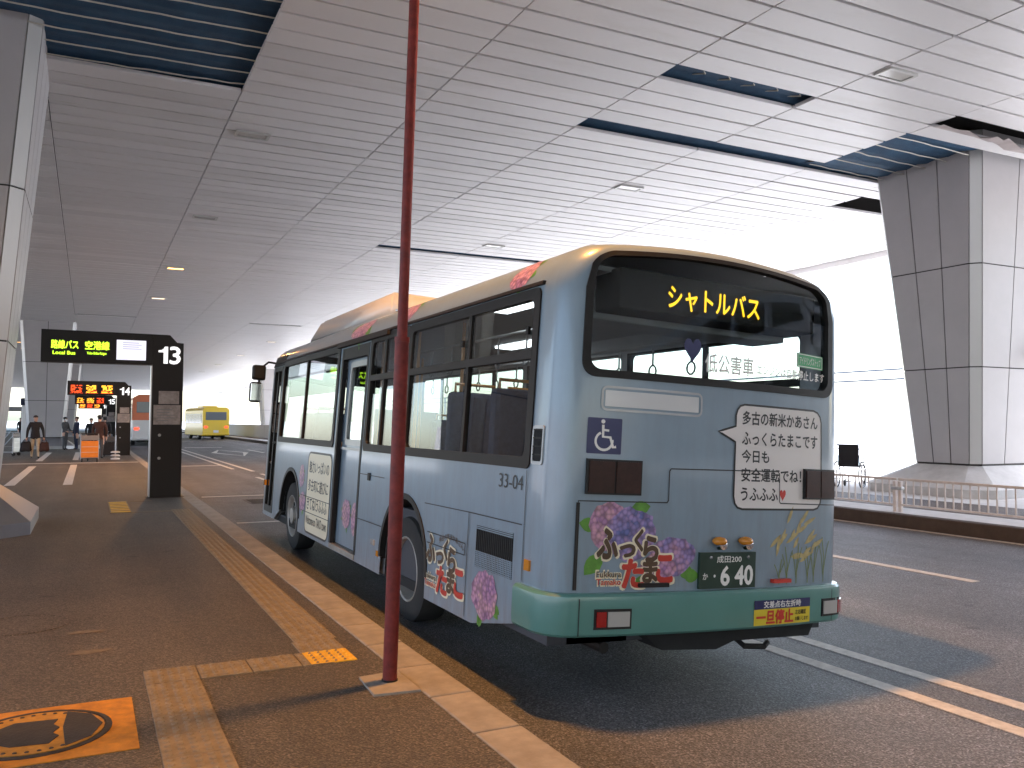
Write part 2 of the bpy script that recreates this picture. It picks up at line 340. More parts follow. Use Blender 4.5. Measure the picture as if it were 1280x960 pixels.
def lettering(name, body, material, parent, fn, u0, u1, v0, v1, bold=0., keep=False, arc=0., italic=0.):
    """flat lettering fitted to the box u0..u1, v0..v1 of a surface fn(u,v)->xyz"""
    V, F = text2d(body, 0., italic)
    x0 = min(p[0] for p in V); x1 = max(p[0] for p in V); y0 = min(p[1] for p in V); y1 = max(p[1] for p in V)
    su = (u1 - u0) / (x1 - x0); sv = (v1 - v0) / (y1 - y0)
    if keep: su = math.copysign(abs(sv), su)
    m = MB(); sg = 1 if su > 0 else -1; e = .004
    sh = [(0, 0)] if not bold else [(-bold, 0), (bold, 0), (0, -bold), (0, bold)] + ([(-.7 * bold, -.7 * bold), (.7 * bold, .7 * bold), (-.7 * bold, .7 * bold), (.7 * bold, -.7 * bold)] if bold > .03 else [])
    for k, (bx, by) in enumerate(sh):
        P = []
        for x, y in V:
            a = (x - x0) / (x1 - x0); u, v = u0 + (x + bx - x0) * su, v0 + (y + by - y0) * sv - arc * (2 * a - 1) ** 2
            p = Vector(fn(u, v)); nn = (Vector(fn(u + e * sg, v)) - p).cross(Vector(fn(u, v + e)) - p).normalized(); P.append(p + nn * (.00015 * k))
        m.add(P, F)
    return m.build(name, material, parent)
def poly(name, pts, material, parent, fn):
    m = MB(); m.add([fn(u, v) for u, v in pts], [tuple(range(len(pts)))]); return m.build(name, material, parent)
def rrect(u0, u1, v0, v1, r, n=5):
    P = []
    for cx, cy, a0 in ((u1 - r, v1 - r, 0), (u0 + r, v1 - r, 90), (u0 + r, v0 + r, 180), (u1 - r, v0 + r, 270)):
        for i in range(n + 1): t = R(a0 + 90 * i / n); P.append((cx + r * math.cos(t), cy + r * math.sin(t)))
    return P
def densify(P, step):
    Q = []
    for i, (a, b) in enumerate(P):
        c, d = P[(i + 1) % len(P)]; k = max(1, int(math.hypot(c - a, d - b) / step))
        Q += [(a + (c - a) * j / k, b + (d - b) * j / k) for j in range(k)]
    return Q
def stripline(m, pts, w, fn, closed=False):
    """flat strip of width w along pts on a surface"""
    n = len(pts); L = []; Rr = []
    for i in range(n):
        a = pts[(i - 1) % n] if (closed or i) else pts[0]; b = pts[(i + 1) % n] if (closed or i < n - 1) else pts[-1]
        dx, dy = b[0] - a[0], b[1] - a[1]; q = math.hypot(dx, dy) or 1; nx, ny = -dy / q * w / 2, dx / q * w / 2
        L.append(fn(pts[i][0] + nx, pts[i][1] + ny)); Rr.append(fn(pts[i][0] - nx, pts[i][1] - ny))
    k = n if closed else n - 1
    return m.add(L + Rr, [(i, (i + 1) % n, n + (i + 1) % n, n + i) for i in range(k)])
def frame_ring(m, P_out, P_in, fn, off, th):
    """closed frame between two loops with equal counts; fn(u,v,off)"""
    n = len(P_out)
    V = [fn(u, v, off) for u, v in P_out] + [fn(u, v, off) for u, v in P_in] + [fn(u, v, off - th) for u, v in P_out] + [fn(u, v, off - th) for u, v in P_in]
    F = []
    for i in range(n):
        j = (i + 1) % n
        F += [(i, j, n + j, n + i), (2 * n + i, 3 * n + i, 3 * n + j, 2 * n + j), (i, 2 * n + i, 2 * n + j, j), (n + i, n + j, 3 * n + j, 3 * n + i)]
    return m.add(V, F)
def pane(m, u0, u1, v0, v1, fn, off, th=.006, nu=1, nv=1):
    V = []; F = []
    for o in (off, off - th):
        for j in range(nv + 1):
            for i in range(nu + 1): V.append(fn(u0 + (u1 - u0) * i / nu, v0 + (v1 - v0) * j / nv, o))
    K = (nu + 1) * (nv + 1); ix = lambda i, j, s: s * K + j * (nu + 1) + i
    for j in range(nv):
        for i in range(nu):
            F.append((ix(i, j, 0), ix(i + 1, j, 0), ix(i + 1, j + 1, 0), ix(i, j + 1, 0))); F.append((ix(i, j, 1), ix(i, j + 1, 1), ix(i + 1, j + 1, 1), ix(i + 1, j, 1)))
    for i in range(nu): F += [(ix(i, 0, 0), ix(i, 0, 1), ix(i + 1, 0, 1), ix(i + 1, 0, 0)), (ix(i, nv, 0), ix(i + 1, nv, 0), ix(i + 1, nv, 1), ix(i, nv, 1))]
    for j in range(nv): F += [(ix(0, j, 0), ix(0, j + 1, 0), ix(0, j + 1, 1), ix(0, j, 1)), (ix(nu, j, 0), ix(nu, j, 1), ix(nu, j + 1, 1), ix(nu, j + 1, 0))]
    return m.add(V, F)
def interp(T, x):
    if x <= T[0][0]: return T[0][1:]
    for a, b in zip(T, T[1:]):
        if x <= b[0]: k = (x - a[0]) / (b[0] - a[0]); return tuple(p + (q - p) * k for p, q in zip(a[1:], b[1:]))
    return T[-1][1:]

# ================================================================== SETTING
def struct(name, mb, material, **k): return tag(mb.build(name, material, **k), kind='structure')
struct('ground', MB().box(-2500, 2500, -2500, 2500, -.5, -.03), 'outer_ground')
road = struct('road', MB().box(1.97, 11.6, -60, 220, -.4, 0), 'road_asphalt')
walk = struct('pavement', MB().box(-30, 1.72, -60, 220, -.4, .13), 'walk_asphalt')
isl = struct('island_pavement', MB().box(11.78, 34, -60, 220, -.3, .2), 'pale_concrete')
ZW = .13

# --- kerbs
ks = MB().bbox(-.13, .13, -.296, .296, -.25, .137, .012).mesh('kerb_stone', 'kerb_concrete')
y = 1.15
while y < 46:
    o = link('kerb_stone', ks, walk); o.location = (1.85, y, random.uniform(-.002, .002)); o.rotation_euler = (0, 0, random.uniform(-.004, .004)); y += .6
MB().box(1.725, 1.975, 46, 220, -.25, .135).build('far_kerb', 'kerb_concrete', walk)
MB().box(1.725, 1.975, -60, .85, -.25, .135).build('near_kerb', 'kerb_concrete', walk)
MB().bbox(11.585, 11.79, -60, 220, -.2, .205, .02).build('island_kerb', 'dark_kerb', isl)
MB().box(12.65, 14.3, -60, 220, .19, .204).build('dark_strip', 'strip_asphalt', isl)

# --- tactile paving
def tile_mesh(name, material):
    m = MB().bbox(-.147, .147, -.147, .147, -.02, .006, .003)
    for i in range(5):
        for j in range(5): m.lathe([(.019, .0055), (.012, .0125)], 'z', (-.116 + .058 * i, -.116 + .058 * j, 0), 8)
    return m.mesh(name, material)
tm_s, tm_y = tile_mesh('tactile_tile', 'tile_sand'), tile_mesh('tactile_tile', 'tile_yellow')
def tile(x, y, me):
    o = link('tactile_tile', me, walk); o.location = (x, y, ZW + random.uniform(0, .002)); o.rotation_euler = (0, 0, random.uniform(-.008, .008))
for i in range(11): tile(.48, 5.51 - .3 * i, tm_s)
for i in range(3): tile(.78 + .3 * i, 5.5, tm_s)
tile(1.43, 5.5, tm_y); tile(1.68 - .3 * 0 - .25, 5.8, tm_s)
for i in range(1, 34): tile(1.45, 5.8 + .295 * i, tm_s)
o = MB().box(0, .33, 0, 2.15, -.02, .006).build('tactile_pad', 'tile_sand', walk); o.location = (.36, 15.5, ZW)
for i in range(7): MB().bbox(.02, .31, .06 + .3 * i, .22 + .3 * i, .0, .011, .003).build('guide_bar', 'tile_yellow', o)
struct_line = lambda x0, x1, y0, y1, z, nm, par, mt='white_paint': MB().box(x0, x1, y0, y1, z - .02, z + .004).build(nm, mt, par)
struct_line(.7, 1.6, 15.46, 15.54, ZW, 'guide_strip', walk, 'tile_sand'); struct_line(.7, 1.12, 17.58, 17.66, ZW, 'guide_strip', walk, 'tile_sand')
# painted queue lines on the pavement further on
for x0, x1, y0, y1 in ((-1.72, -1.5, 23, 32.4), (-.5, -.3, 22.8, 33), (-1.72, -1.5, 36.5, 46), (-.5, -.3, 37, 46), (.5, .7, 52, 60), (-.5, -.3, 52, 60)):
    struct_line(x0, x1, y0, y1, ZW, 'painted_line', walk)
struct_line(-6, 1.7, 34.2, 34.55, ZW, 'painted_line', walk); struct_line(-6, 1.7, 57, 57.4, ZW, 'painted_line', walk)
# --- road markings
for x0, x1, y0, y1 in ((4.45, 4.57, -20, 25.9), (4.86, 4.98, -20, 27.5), (8.27, 8.40, 5.83, 10.9), (8.27, 8.40, 15.9, 20.9), (8.27, 8.40, 25.9, 30.9), (8.27, 8.4, 36, 41), (8.27, 8.4, 46, 51),
                       (8.27, 8.4, -4.2, .8), (11.44, 11.52, -40, 200), (4.45, 4.57, 30.5, 75), (4.86, 4.98, 29, 75), (2.25, 4.4, 19.5, 19.65), (2.2, 4.4, 14.3, 14.42), (2.2, 4.45, 33.2, 33.4), (5.4, 7.6, 56, 56.5), (5.4, 7.6, 72, 72.5)):
    struct_line(x0, x1, y0, y1, 0, 'painted_line', road)
dm = MB(); stripline(dm, [(6.7, 42), (7.5, 46.5), (6.7, 51), (5.9, 46.5)], .28, lambda u, v: (u, v, .0045), True); dm.build('painted_diamond', 'white_paint', road)
g = MB().box(2.95, 3.75, 17.6, 18.6, -.02, .005)
gr = g.build('drain_grate', 'iron', road)
for i in range(8): MB().box(3.0, 3.7, 17.68 + .11 * i, 17.73 + .11 * i, .003, .012).build('grate_bar', 'iron', gr)
# old patches of repaired surface and scraps on the pavement
for x, y, sx, sy in ((.02, 6.9, .16, .05), (.05, 6.3, .13, .07)):
    pts = [(x + sx * math.cos(t * .35) * random.uniform(.55, 1.25), y + sy * math.sin(t * .35) * random.uniform(.5, 1.3)) for t in range(18)]
    poly('worn_patch', pts, 'worn_paint', walk, lambda u, v: (u, v, ZW + .003))
# --- concrete foot of the pole
MB().prism([(1.45, 4.60), (1.715, 4.57), (1.715, 4.98), (1.47, 4.96)], ZW - .05, ZW + .012, lambda u, v, w: (u, v, w)).build('pole_footing', 'kerb_concrete', walk)

# --- manhole
mh = thing('manhole_cover', 'round iron manhole cover set in a bright orange painted square', 'manhole', (-.19, 4.77, ZW))
MB().prism([(-.62, -.41), (.44, -.41), (.44, .405), (-.62, .405)], -.02, .004, lambda u, v, w: (u, v, w)).build('painted_square', 'orange_paint', mh)
MB().lathe([(.335, -.02), (.335, .009), (.31, .011), (.31, .007), (1e-6, .007)], 'z', (0, 0, 0), 40).build('cover_rim', 'iron', mh, smooth=True)
def annulus(r0, r1, a0, a1, n, z):
    m = MB(); V = []
    for i in range(n + 1):
        t = R(a0 + (a1 - a0) * i / n); V += [(r0 * math.cos(t), r0 * math.sin(t), z), (r1 * math.cos(t), r1 * math.sin(t), z)]
    return m.add(V, [(2 * i, 2 * i + 1, 2 * i + 3, 2 * i + 2) for i in range(n)])
MB().lathe([(.30, .006), (.30, .011), (1e-6, .0112)], 'z', (0, 0, 0), 40).build('yellow_field', 'manhole_yellow', mh)
MB().prism([(-.27, 0), (-.1, -.17), (.06, -.19), (.1, -.1), (.07, -.05), (.1, .02), (.07, .08), (.09, .15), (-.1, .17)], .008, .0155, lambda u, v, w: (u, v, w)).build('raised_plate', 'iron', mh)
MB().prism([(.13, -.255), (.24, -.165), (.29, 0), (.24, .165), (.13, .255), (.115, .02)], .008, .0155, lambda u, v, w: (u, v, w)).build('end_plate', 'iron', mh)
for k in range(34):
    t = 2 * math.pi * k / 34; MB().lathe([(.012, .0105), (.008, .0145)], 'z', (.268 * math.cos(t), .268 * math.sin(t), 0), 6).build('stud', 'iron', mh)

# --- plain round cover further left
MB().lathe([(.34, .11), (.34, .134), (.31, .136), (.31, .133), (1e-6, .133)], 'z', (-.42, 7.35, 0), 36).build('plain_cover', 'walk_asphalt', walk)

# ------------------------------------------------------------------ ceiling
ZC = 7.0; PX, PY = 2.83, .5; X0, Y0 = -.72, 10.06
ceil = struct('ceiling', MB().box(-15, 22.3, -60, 170, 7.55, 8.3), 'plenum')
MB().bbox(21.95, 22.4, -60, 170, 6.8, 8.4, .03).build('edge_fascia', 'ceiling_panel', ceil)
holes = {(3, 0), (3, 5), (4, 5), (5, -1), (6, -1), (6, 9), (6, 8), (3, 29), (4, 29), (3, 75), (0, 75), (7, 30)} | {(5, j) for j in range(1, 6)} | {(k, j) for k in (0, -1) for j in range(-2, 8)} | {(-1, 8), (-1, 9), (-1, 10), (-1, 11), (6, 1), (6, 2), (6, 3), (6, 4), (6, 5), (6, 6)}
def proj(p):
    v = Vector(p) - Vector((0, 0, 1.65)); c = XD * v.x + YD * v.y + ZD * v.z   # camera coordinates
    return (640 + 1060 * c.x / c.z, 480 - 1060 * c.y / c.z, c.z) if c.z > .3 else (0, 0, -1)
pan = []
for k in range(-5, 8):
    for j in range(-120, 300):
        if (k, j) in holes: continue
        x, y = X0 + PX * k, Y0 + PY * j
        q = [proj((x + a * PX, y + b * PY, ZC)) for a, b in ((0, 0), (1, 0), (1, 1), (0, 1))]
        ok = all(p[2] > 0 for p in q) and max(p[0] for p in q) > 0 and min(p[0] for p in q) < 1280 and max(p[1] for p in q) > 0 and min(p[1] for p in q) < 960
        ar = abs(sum(q[i][0] * q[(i + 1) % 4][1] - q[(i + 1) % 4][0] * q[i][1] for i in range(4))) / 2 if ok else 0
        pan.append((ar, k, j))
pan.sort(reverse=True)
pme = MB().bbox(.008, PX - .010, .025, PY - .025, 0, .06, .006).mesh('ceiling_panel', 'ceiling_panel')
rest = MB()
for i, (ar, k, j) in enumerate(pan):
    x, y = X0 + PX * k, Y0 + PY * j
    if i < 292:
        o = link('ceiling_panel', pme, ceil); o.location = (x, y, ZC + random.uniform(-.004, .004)); o.rotation_euler = (random.uniform(-.004, .004), random.uniform(-.0008, .0008), 0)
    else: rest.box(x + .008, x + PX - .010, y + .032, y + PY - .032, ZC + random.uniform(-.003, .003), ZC + .05)
tag(rest.build('far_panels', 'ceiling_panel', ceil), kind='stuff')
# blue netting and wires above the missing panels
def net(x0, x1, y0, y1, nm, wires=True, material='netting', z=7.11):
    m = MB(); nx, ny = 14, max(2, int((y1 - y0) / .12)); V = []
    for j in range(ny + 1):
        for i in range(nx + 1):
            V.append((x0 + (x1 - x0) * i / nx, y0 + (y1 - y0) * j / ny, z + .02 * math.sin(j * 1.57) + random.uniform(-.006, .006)))
    m.add(V, [(j * (nx + 1) + i, j * (nx + 1) + i + 1, (j + 1) * (nx + 1) + i + 1, (j + 1) * (nx + 1) + i) for j in range(ny) for i in range(nx)])
    o = m.build(nm, material, ceil, smooth=True)
    if wires:
        y = y0 + .42
        while y < y1 - .1:
            pts = [(x0 + (x1 - x0) * t / 20, y + random.uniform(-.015, .015), z - .05 - .05 * math.sin(math.pi * t / 20) + random.uniform(-.006, .006)) for t in range(21)]
            MB().tube(pts, .012, 5).build('support_wire', 'wire', ceil)
            MB().tube([(p[0], p[1] + .03, p[2] + .01) for p in pts], .005, 4).build('support_wire', 'wire', ceil); y += .5
net(-3.6, 2.16, 9.0, 16.2, 'blue_netting')
net(13.38, 19.1, 10.45, 13.9, 'blue_netting')
net(7.6, 10.8, 9.8, 11.3, 'blue_netting', False); net(7.6, 13.40, 12.3, 13.9, 'blue_netting', False, z=7.13); net(7.6, 13.6, 24.3, 25.9, 'blue_netting', False)
for k in range(5): MB().tube([(8.2 + .5 * k, 10.06, 7.14), (8.5 + .5 * k, 10.3, 7.1), (8.3 + .5 * k, 10.56, 7.15)], .012, 5).build('support_wire', 'wire', ceil)
ts = MB(); V = []
for i in range(25):
    x = 13.4 + 5.6 * i / 24; sag = .05 + .22 * abs(math.sin(i * .42)) * (.5 + .5 * math.sin(i * 1.1 + 1) ** 2)
    V += [(x, 10.09, 6.99), (x, 9.95 - .14 * math.sin(i * .5), 6.96 - sag * .5), (x, 9.80 - .22 * abs(math.sin(i * .37)), 6.98 - sag)]
ts.add(V, [(3 * i + a, 3 * i + 3 + a, 3 * i + 4 + a, 3 * i + 1 + a) for i in range(24) for a in (0, 1)])
ts.build('torn_sheet', 'torn_sheet', ceil, smooth=True)

# --- recessed ceiling lamps
def ceiling_lamp(x, y, lit, label, power=0, group='recessed ceiling lamps'):
    t = thing('ceiling_lamp', label, 'lamp', (x, y, ZC), 0, group)
    m = MB(); P = rrect(-.31, .31, -.17, .17, .03, 3); Q = rrect(-.26, .26, -.12, .12, .03, 3)
    frame_ring(m, P, Q, lambda u, v, w: (u, v, -w), .035, .05); m.build('frame', 'lamp_frame', t)
    MB().bbox(-.255, .255, -.115, .115, -.022, .02, .012).build('lens', {0: 'lamp_glass', 1: 'sodium', 2: 'pale_lamp'}[lit], t)
    if power:
        l = bpy.data.lights.new('lamp_light', 'SPOT'); l.energy = power; l.color = (1, .44, .10); l.spot_size = R(164); l.spot_blend = .6; l.shadow_soft_size = .12
        lo = bpy.data.objects.new('lamp_light', l); COL.objects.link(lo); lo.parent = t; lo.location = (0, 0, -.07)
    return t
ceiling_lamp(2.62, 4.95, 1, 'lit amber ceiling lamp above the red pole', LAMP_W)
ceiling_lamp(2.62, 16.13, 0, 'unlit lamp nearest the camera on the left half of the ceiling')
ceiling_lamp(2.62, 23.3, 0, 'unlit lamp between the glowing amber lamp and the nearest left lamp')
ceiling_lamp(2.62, 31.6, 1, 'glowing amber ceiling lamp above the bus stop sign 13', LAMP_W)
ceiling_lamp(2.62, 39.7, 2, 'dim lit ceiling lamp just beyond the glowing amber one')
ceiling_lamp(10.95, 8.8, 0, 'unlit ceiling lamp at upper right near the torn panel')
ceiling_lamp(10.9, 15.9, 0, 'unlit ceiling lamp above the bus roof at right')
ceiling_lamp(10.9, 23.1, 0, 'small unlit ceiling lamp just above the bus roof centre')
for i, w in enumerate(('nearest', 'second nearest', 'third nearest', 'farthest')): ceiling_lamp(10.9, 58 + 13 * i, 2, w + ' of the four far lit lamps over the road by the bus mirrors', group='far lamps over the road')
for i, w in enumerate(('nearest', 'second', 'third', 'fourth', 'farthest')): ceiling_lamp(-4.3, 61 + 5.4 * i, 1, w + ' of five amber lamps in the row at far left', group='amber lamps at far left')

# ------------------------------------------------------------------ columns
def column(name, cx, cy, z0, wx_top, wx_bot, label, side):
    rim = .88 if side < 0 else .50
    """tapered clad column on a flared base; side=-1 faces the road at its -x side"""
    t = thing(name, label, 'column', (cx, cy, z0), 0, 'tapered columns of the canopy')
    zb, zt = .62, 7.2 - z0 + .3
    def ring(z, hx, hy, c=.17): return [(-hx + c, -hy), (hx - c, -hy), (hx, -hy + c), (hx, hy - c), (hx - c, hy), (-hx + c, hy), (-hx, hy - c), (-hx, -hy + c)]
    hb = (wx_bot / 2, .78); ht = (wx_top / 2, 1.25)
    def at(z): k = (z - zb) / (6.8 - zb); return (hb[0] + (ht[0] - hb[0]) * k, hb[1] + (ht[1] - hb[1]) * k)
    core = MB(); A = ring(zb, *[h - .03 for h in at(zb)]); B = ring(zt, *[h - .03 for h in at(zt)])
    core.add([(x, y, zb - .2) for x, y in A] + [(x, y, zt) for x, y in B], [tuple(range(7, -1, -1)), tuple(range(8, 16))] + [(i, (i + 1) % 8, 8 + (i + 1) % 8, 8 + i) for i in range(8)])
    core.build('column_core', 'black_trim', t)
    levels = [zb, 2.6, 4.67, zt]; g = .012
    for la, lb in zip(levels, levels[1:]):
        Ra, Rb = ring(la, *at(la)), ring(lb, *at(lb))
        for e in range(8):
            n = {0: 2, 2: 3, 4: 2, 6: 3}.get(e, 1)
            for q in range(n):
                a0, a1 = q / n, (q + 1) / n
                def P(Rg, f, z): p, r = Rg[e], Rg[(e + 1) % 8]; return Vector((p[0] + (r[0] - p[0]) * f, p[1] + (r[1] - p[1]) * f, z))
                c = [P(Ra, a0, la), P(Ra, a1, la), P(Rb, a1, lb), P(Rb, a0, lb)]
                ux = (c[1] - c[0]).normalized() * g; uz = (c[3] - c[0]).normalized() * g
                c = [c[0] + ux + uz, c[1] - ux + uz, c[2] - ux - uz, c[3] + ux - uz]
                nn = (c[1] - c[0]).cross(c[3] - c[0]).normalized() * .028
                MB().add([p for p in c] + [p - nn for p in c], [(0, 1, 2, 3), (7, 6, 5, 4), (0, 4, 5, 1), (1, 5, 6, 2), (2, 6, 7, 3), (3, 7, 4, 0)]).build('cladding_panel', 'column_panel' if e % 2 == 0 else 'column_edge', t)
    # flared base: rim + sloping skirt
    rx, ry = wx_bot / 2 + rim, 1.5
    b = MB(); A = ring(0, rx, ry, .42); Z = [(-.05, 1), (.17, 1)]
    H = ring(0, hb[0] - .03, hb[1] - .03)
    b.add([(x, y, -.05) for x, y in A] + [(x, y, .17) for x, y in A] + [(x, y, zb - .02) for x, y in H], [(i, (i + 1) % 8, 8 + (i + 1) % 8, 8 + i) for i in range(8)] + [(8 + i, 8 + (i + 1) % 8, 16 + (i + 1) % 8, 16 + i) for i in range(8)])
    b.build('base_skirt', 'steel' if side > 0 else 'pale_concrete', t)
    return t
# right-hand ones stand on the island, left-hand ones on the pavement
column('tapered_column', 16.95, 11.95, .2, 2.7, 1.75, 'grey panelled column on the island to the right of the bus', -1)
column('tapered_column', 16.95, 89.8, .2, 2.7, 1.75, 'pale distant column beside the bus mirrors', -1)
column('tapered_column', -2.03, 14.15, ZW, 2.7, 1.75, 'nearest column at the left edge on a shiny steel base', 1)
column('tapered_column', -2.03, 53.0, ZW, 2.7, 1.75, 'far column behind the bus stop sign 13', 1)
column('tapered_column', -2.03, 92.0, ZW, 2.7, 1.75, 'farthest left column behind the queue of stop signs', 1)
# added wall, out of view, set far left to govern daylight from there
tw = thing('unseen_wall', 'long plain unseen wall added far left to govern the daylight', 'wall', (-46, 0, 0))
MB().box(-.4, 0, -60, 130, .0, 8.2).build('wall_face', 'column_panel', tw)

# small horn speaker on the right column
hs = thing('horn_speaker', 'small pale horn speaker fixed to the right column', 'speaker', (17.6, 10.95, 3.05))
MB().tube([(.0, .0, 0), (0, -.2, 0)], .025, 8).build('bracket', 'grey_steel', hs)
MB().lathe([(.03, .1), (.05, .0), (.11, -.16), (.12, -.17), (.1, -.15)], 'x', (.1, -.24, 0), 14).build('horn', 'pale_concrete', hs, smooth=True)
MB().bbox(.14, .34, -.2, .0, .02, .34, .02).build('housing', 'grey_plastic', hs)

# ------------------------------------------------------------------ railing on the island
bar = MB().box(-.009, .009, -.009, .009, .13, .52).mesh('bar', 'rail_paint')
def railing(y0, label):
    t = thing('railing', label, 'railing', (11.98, y0, .2), 0, 'railing sections on the island')
    L = 2.96
    MB().bbox(-.02, .02, .0, L, .515, .555, .008).build('top_rail', 'rail_paint', t)
    MB().bbox(-.016, .016, .0, L, .1, .132, .006).build('bottom_rail', 'rail_paint', t)
    for yy in (0.03, L - .03): MB().bbox(-.028, .028, yy - .028, yy + .028, -.02, .50, .006).build('post', 'rail_paint', t)
    for yy in (0.03, L - .03): MB().bbox(-.04, .04, yy - .05, yy + .05, .36, .41, .01).build('bracket', 'grey_steel', t)
    for i in range(20):
        o = link('bar', bar, t); o.location = (0, .14 + .141 * i, 0)
railing(3.75, 'railing section nearest the photographer, past the right column')
railing(6.75, 'railing section in front of the right column')
railing(9.75, 'railing section between the bus and the right column')

# --- added block, out of view, cuts daylight and reflections on the bus rear
cp = thing('shade_block', 'unseen concrete block added behind the photographer to hold back daylight', 'building', (31, -13, -.03))
for k in range(4): MB().box(0, 14, -52, 0, 3.0 * k + 2.2, 3.0 * k + 3.4).build('parapet', 'column_panel', cp)
for k in range(9): MB().box(.3, 1.0, -52 + 6.4 * k, -51.2 + 6.4 * k, 0, 12).build('pillar', 'column_panel', cp)
MB().box(6, 14, -52, 0, 0, 12.2).build('core', 'plenum', cp)

# --- daylight beyond the island
gb = thing('guard_wall', 'low pale guard wall with two rails beyond the island', 'wall', (44, 0, -.03))
MB().box(0, .3, -80, 200, 0, .08).build('wall_base', 'pale_concrete', gb)
for z in (4.4, 5.0): MB().tube([(.15, -80, z), (.15, 200, z)], .07, 6).build('rail', 'dark_rail', gb)
for i in range(10): MB().box(.05, .25, -80 + 27 * i, -79.8 + 27 * i, .2, 5.0).build('post', 'grey_steel', gb)
bl = thing('pale_building', 'pale office building glimpsed beyond the right column', 'building', (95, 25, -.03))
MB().box(0, 25, -40, 34, 0, 19).build('wall', 'building_pale', bl)
for r in range(5):
    for c in range(12): MB().box(-.12, .02, -37 + 6 * c, -33 + 6 * c, 1.5 + 3.6 * r, 3.4 + 3.6 * r).build('window', 'building_glass', bl)
def bush(x, y, s, label):
    t = thing('bush', label, 'bush', (x, y, -.03), 0, 'bushes beyond the column')
    rnd = random.Random(int(x * 7 + y)); m = MB()
    for i in range(420):
        a, b, r = rnd.uniform(0, 6.28), rnd.uniform(0, 1.5), rnd.uniform(.5, 1) * s
        c = Vector((r * math.cos(a) * math.cos(b) * 1.4, r * math.sin(a) * math.cos(b) * 1.4, r * math.sin(b) + .25 * s))
        u = Vector((rnd.uniform(-1, 1), rnd.uniform(-1, 1), rnd.uniform(-1, 1))).normalized() * .16 * s; w = u.orthogonal().normalized() * .09 * s
        m.add([c - u, c + w, c + u, c - w], [(0, 1, 2, 3)])
    tag(m.build('foliage', 'bush_leaf', t), kind='stuff')
    for i in range(3): MB().tube([(0, 0, 0), (.3 * s * math.cos(i * 2), .3 * s * math.sin(i * 2), .8 * s)], [.05 * s, .02 * s], 5).build('stem', 'ink_brown', t)
bush(52, 33, 1.5, 'green bush at the right edge beyond the column'); bush(53, 29.5, 1.2, 'lower green bush at the right edge beside the taller one')
fb = thing('barrier_wall', 'grey jointed barrier wall behind the yellow bus', 'wall', (13.6, 70, 0))
for i in range(12): MB().bbox(.0, .25, 5.0 * i, 5.0 * i + 4.92, -.1, 1.35, .03).build('wall_panel', 'column_panel', fb)

# ================================================================== THE BUS
W, LEN, RC = 2.29, 8.8, .15
bus = thing('city_bus', 'light blue city bus with hydrangea prints and teal bumper, seen from behind', 'bus', (2.34, 4.24, .4), rot=(0, R(3.1), 0))
ROLL = R(3.1)
T_SIDE = [(.3, 0, .3), (1.3, 0, 1.3), (2.48, .025, 2.48), (2.55, .042, 2.545), (2.60, .07, 2.605), (2.64, .105, 2.655), (2.70, .17, 2.715), (2.74, .25, 2.755), (2.77, .34, 2.78), (2.80, .46, 2.795)]
T_REAR = [(.3, 0, .3), (1.3, 0, 1.3), (2.60, .012, 2.60), (2.64, .016, 2.64), (2.70, .03, 2.695), (2.74, .06, 2.735), (2.77, .11, 2.763), (2.80, .2, 2.778)]
def corner(lx): d = max(0, min(lx, W - lx)); return RC - math.sqrt(max(0, RC * RC - (RC - d) ** 2)) if d < RC else 0
def bowy(lx): c = (lx - W / 2) / (W / 2); return -.08 * (1 - c * c) + corner(lx)
def crown(lx, t): c = (lx - W / 2) / (W / 2); return .078 * (1 - c * c) * max(0, min(1, (t - 1.97) / .67)) * (1 - .6 * max(0, (t - 2.64) / .16))
def L3(x, y, z): return (x, y, z - .4)          # bus coordinates: from the left skin, from the tail, above the road
def rear_raw(lx, t, off=0):
    e = .002; lx = min(max(lx, 0), W)
    a, b = max(0, lx - e), min(W, lx + e); dx, dy = b - a, bowy(b) - bowy(a)
    q = math.hypot(dx, dy) or 1; nx, ny = dy / q, -dx / q          # outward
    if lx <= 1e-4: nx, ny = -1, 0
    if lx >= W - 1e-4: nx, ny = 1, 0
    w = ny * ny
    si, sz = interp(T_SIDE, t); ri, rz = interp(T_REAR, t); z = sz * (1 - w) + (rz + crown(lx, t)) * w
    return (si + lx * (W - 2 * si) / W + nx * off, bowy(lx) + ri + ny * off, z)
def rear(lx, t, off=0): return L3(*rear_raw(lx, t, off))
def syd(ly, t): ri = interp(T_REAR, t)[0]; return min(max(ly, RC + ri), LEN - RC - ri)
def left(ly, t, off=0): i, z = interp(T_SIDE, t); return L3(i - off, syd(ly, t), z)
def right(ly, t, off=0): i, z = interp(T_SIDE, t); return L3(W - i + off, syd(ly, t), z)
def front(lx, t, off=0): p = rear_raw(lx, t, off); return L3(p[0], LEN - p[1], p[2])
WY = (2.5, 6.9)                                     # axles
def skirt(ly, sd):
    zb = .30 if ly > 1.05 else .30 + .145 * max(0, min(1, (1.05 - ly) / .72))
    for c in WY:
        d = abs(ly - c)
        if d < .56: zb = max(zb, .46 + math.sqrt(.56 ** 2 - d * d))
    return zb
LWIN = [(.36, 2.60, 1.42, 2.44), (2.70, 3.72, 1.42, 2.44), (4.96, 7.84, 1.42, 2.44)]
LDOOR = [(3.86, 4.80, .36, 2.44), (7.98, 8.56, .36, 2.44)]
RWIN = [(.36, 2.60, 1.42, 2.44), (2.70, 4.70, 1.42, 2.44), (4.80, 6.60, 1.42, 2.44), (6.70, 8.30, 1.20, 2.44)]
BWIN = [(.175, 2.105, 1.97, 2.64)]; FWIN = [(.16, 2.12, 1.20, 2.55)]
ROWS = sorted({.30, .36, .45, .68, 1.02, 1.20, 1.42, 1.7, 1.97, 2.2, 2.44, 2.48, 2.55, 2.60, 2.64, 2.70, 2.74, 2.77, 2.80})
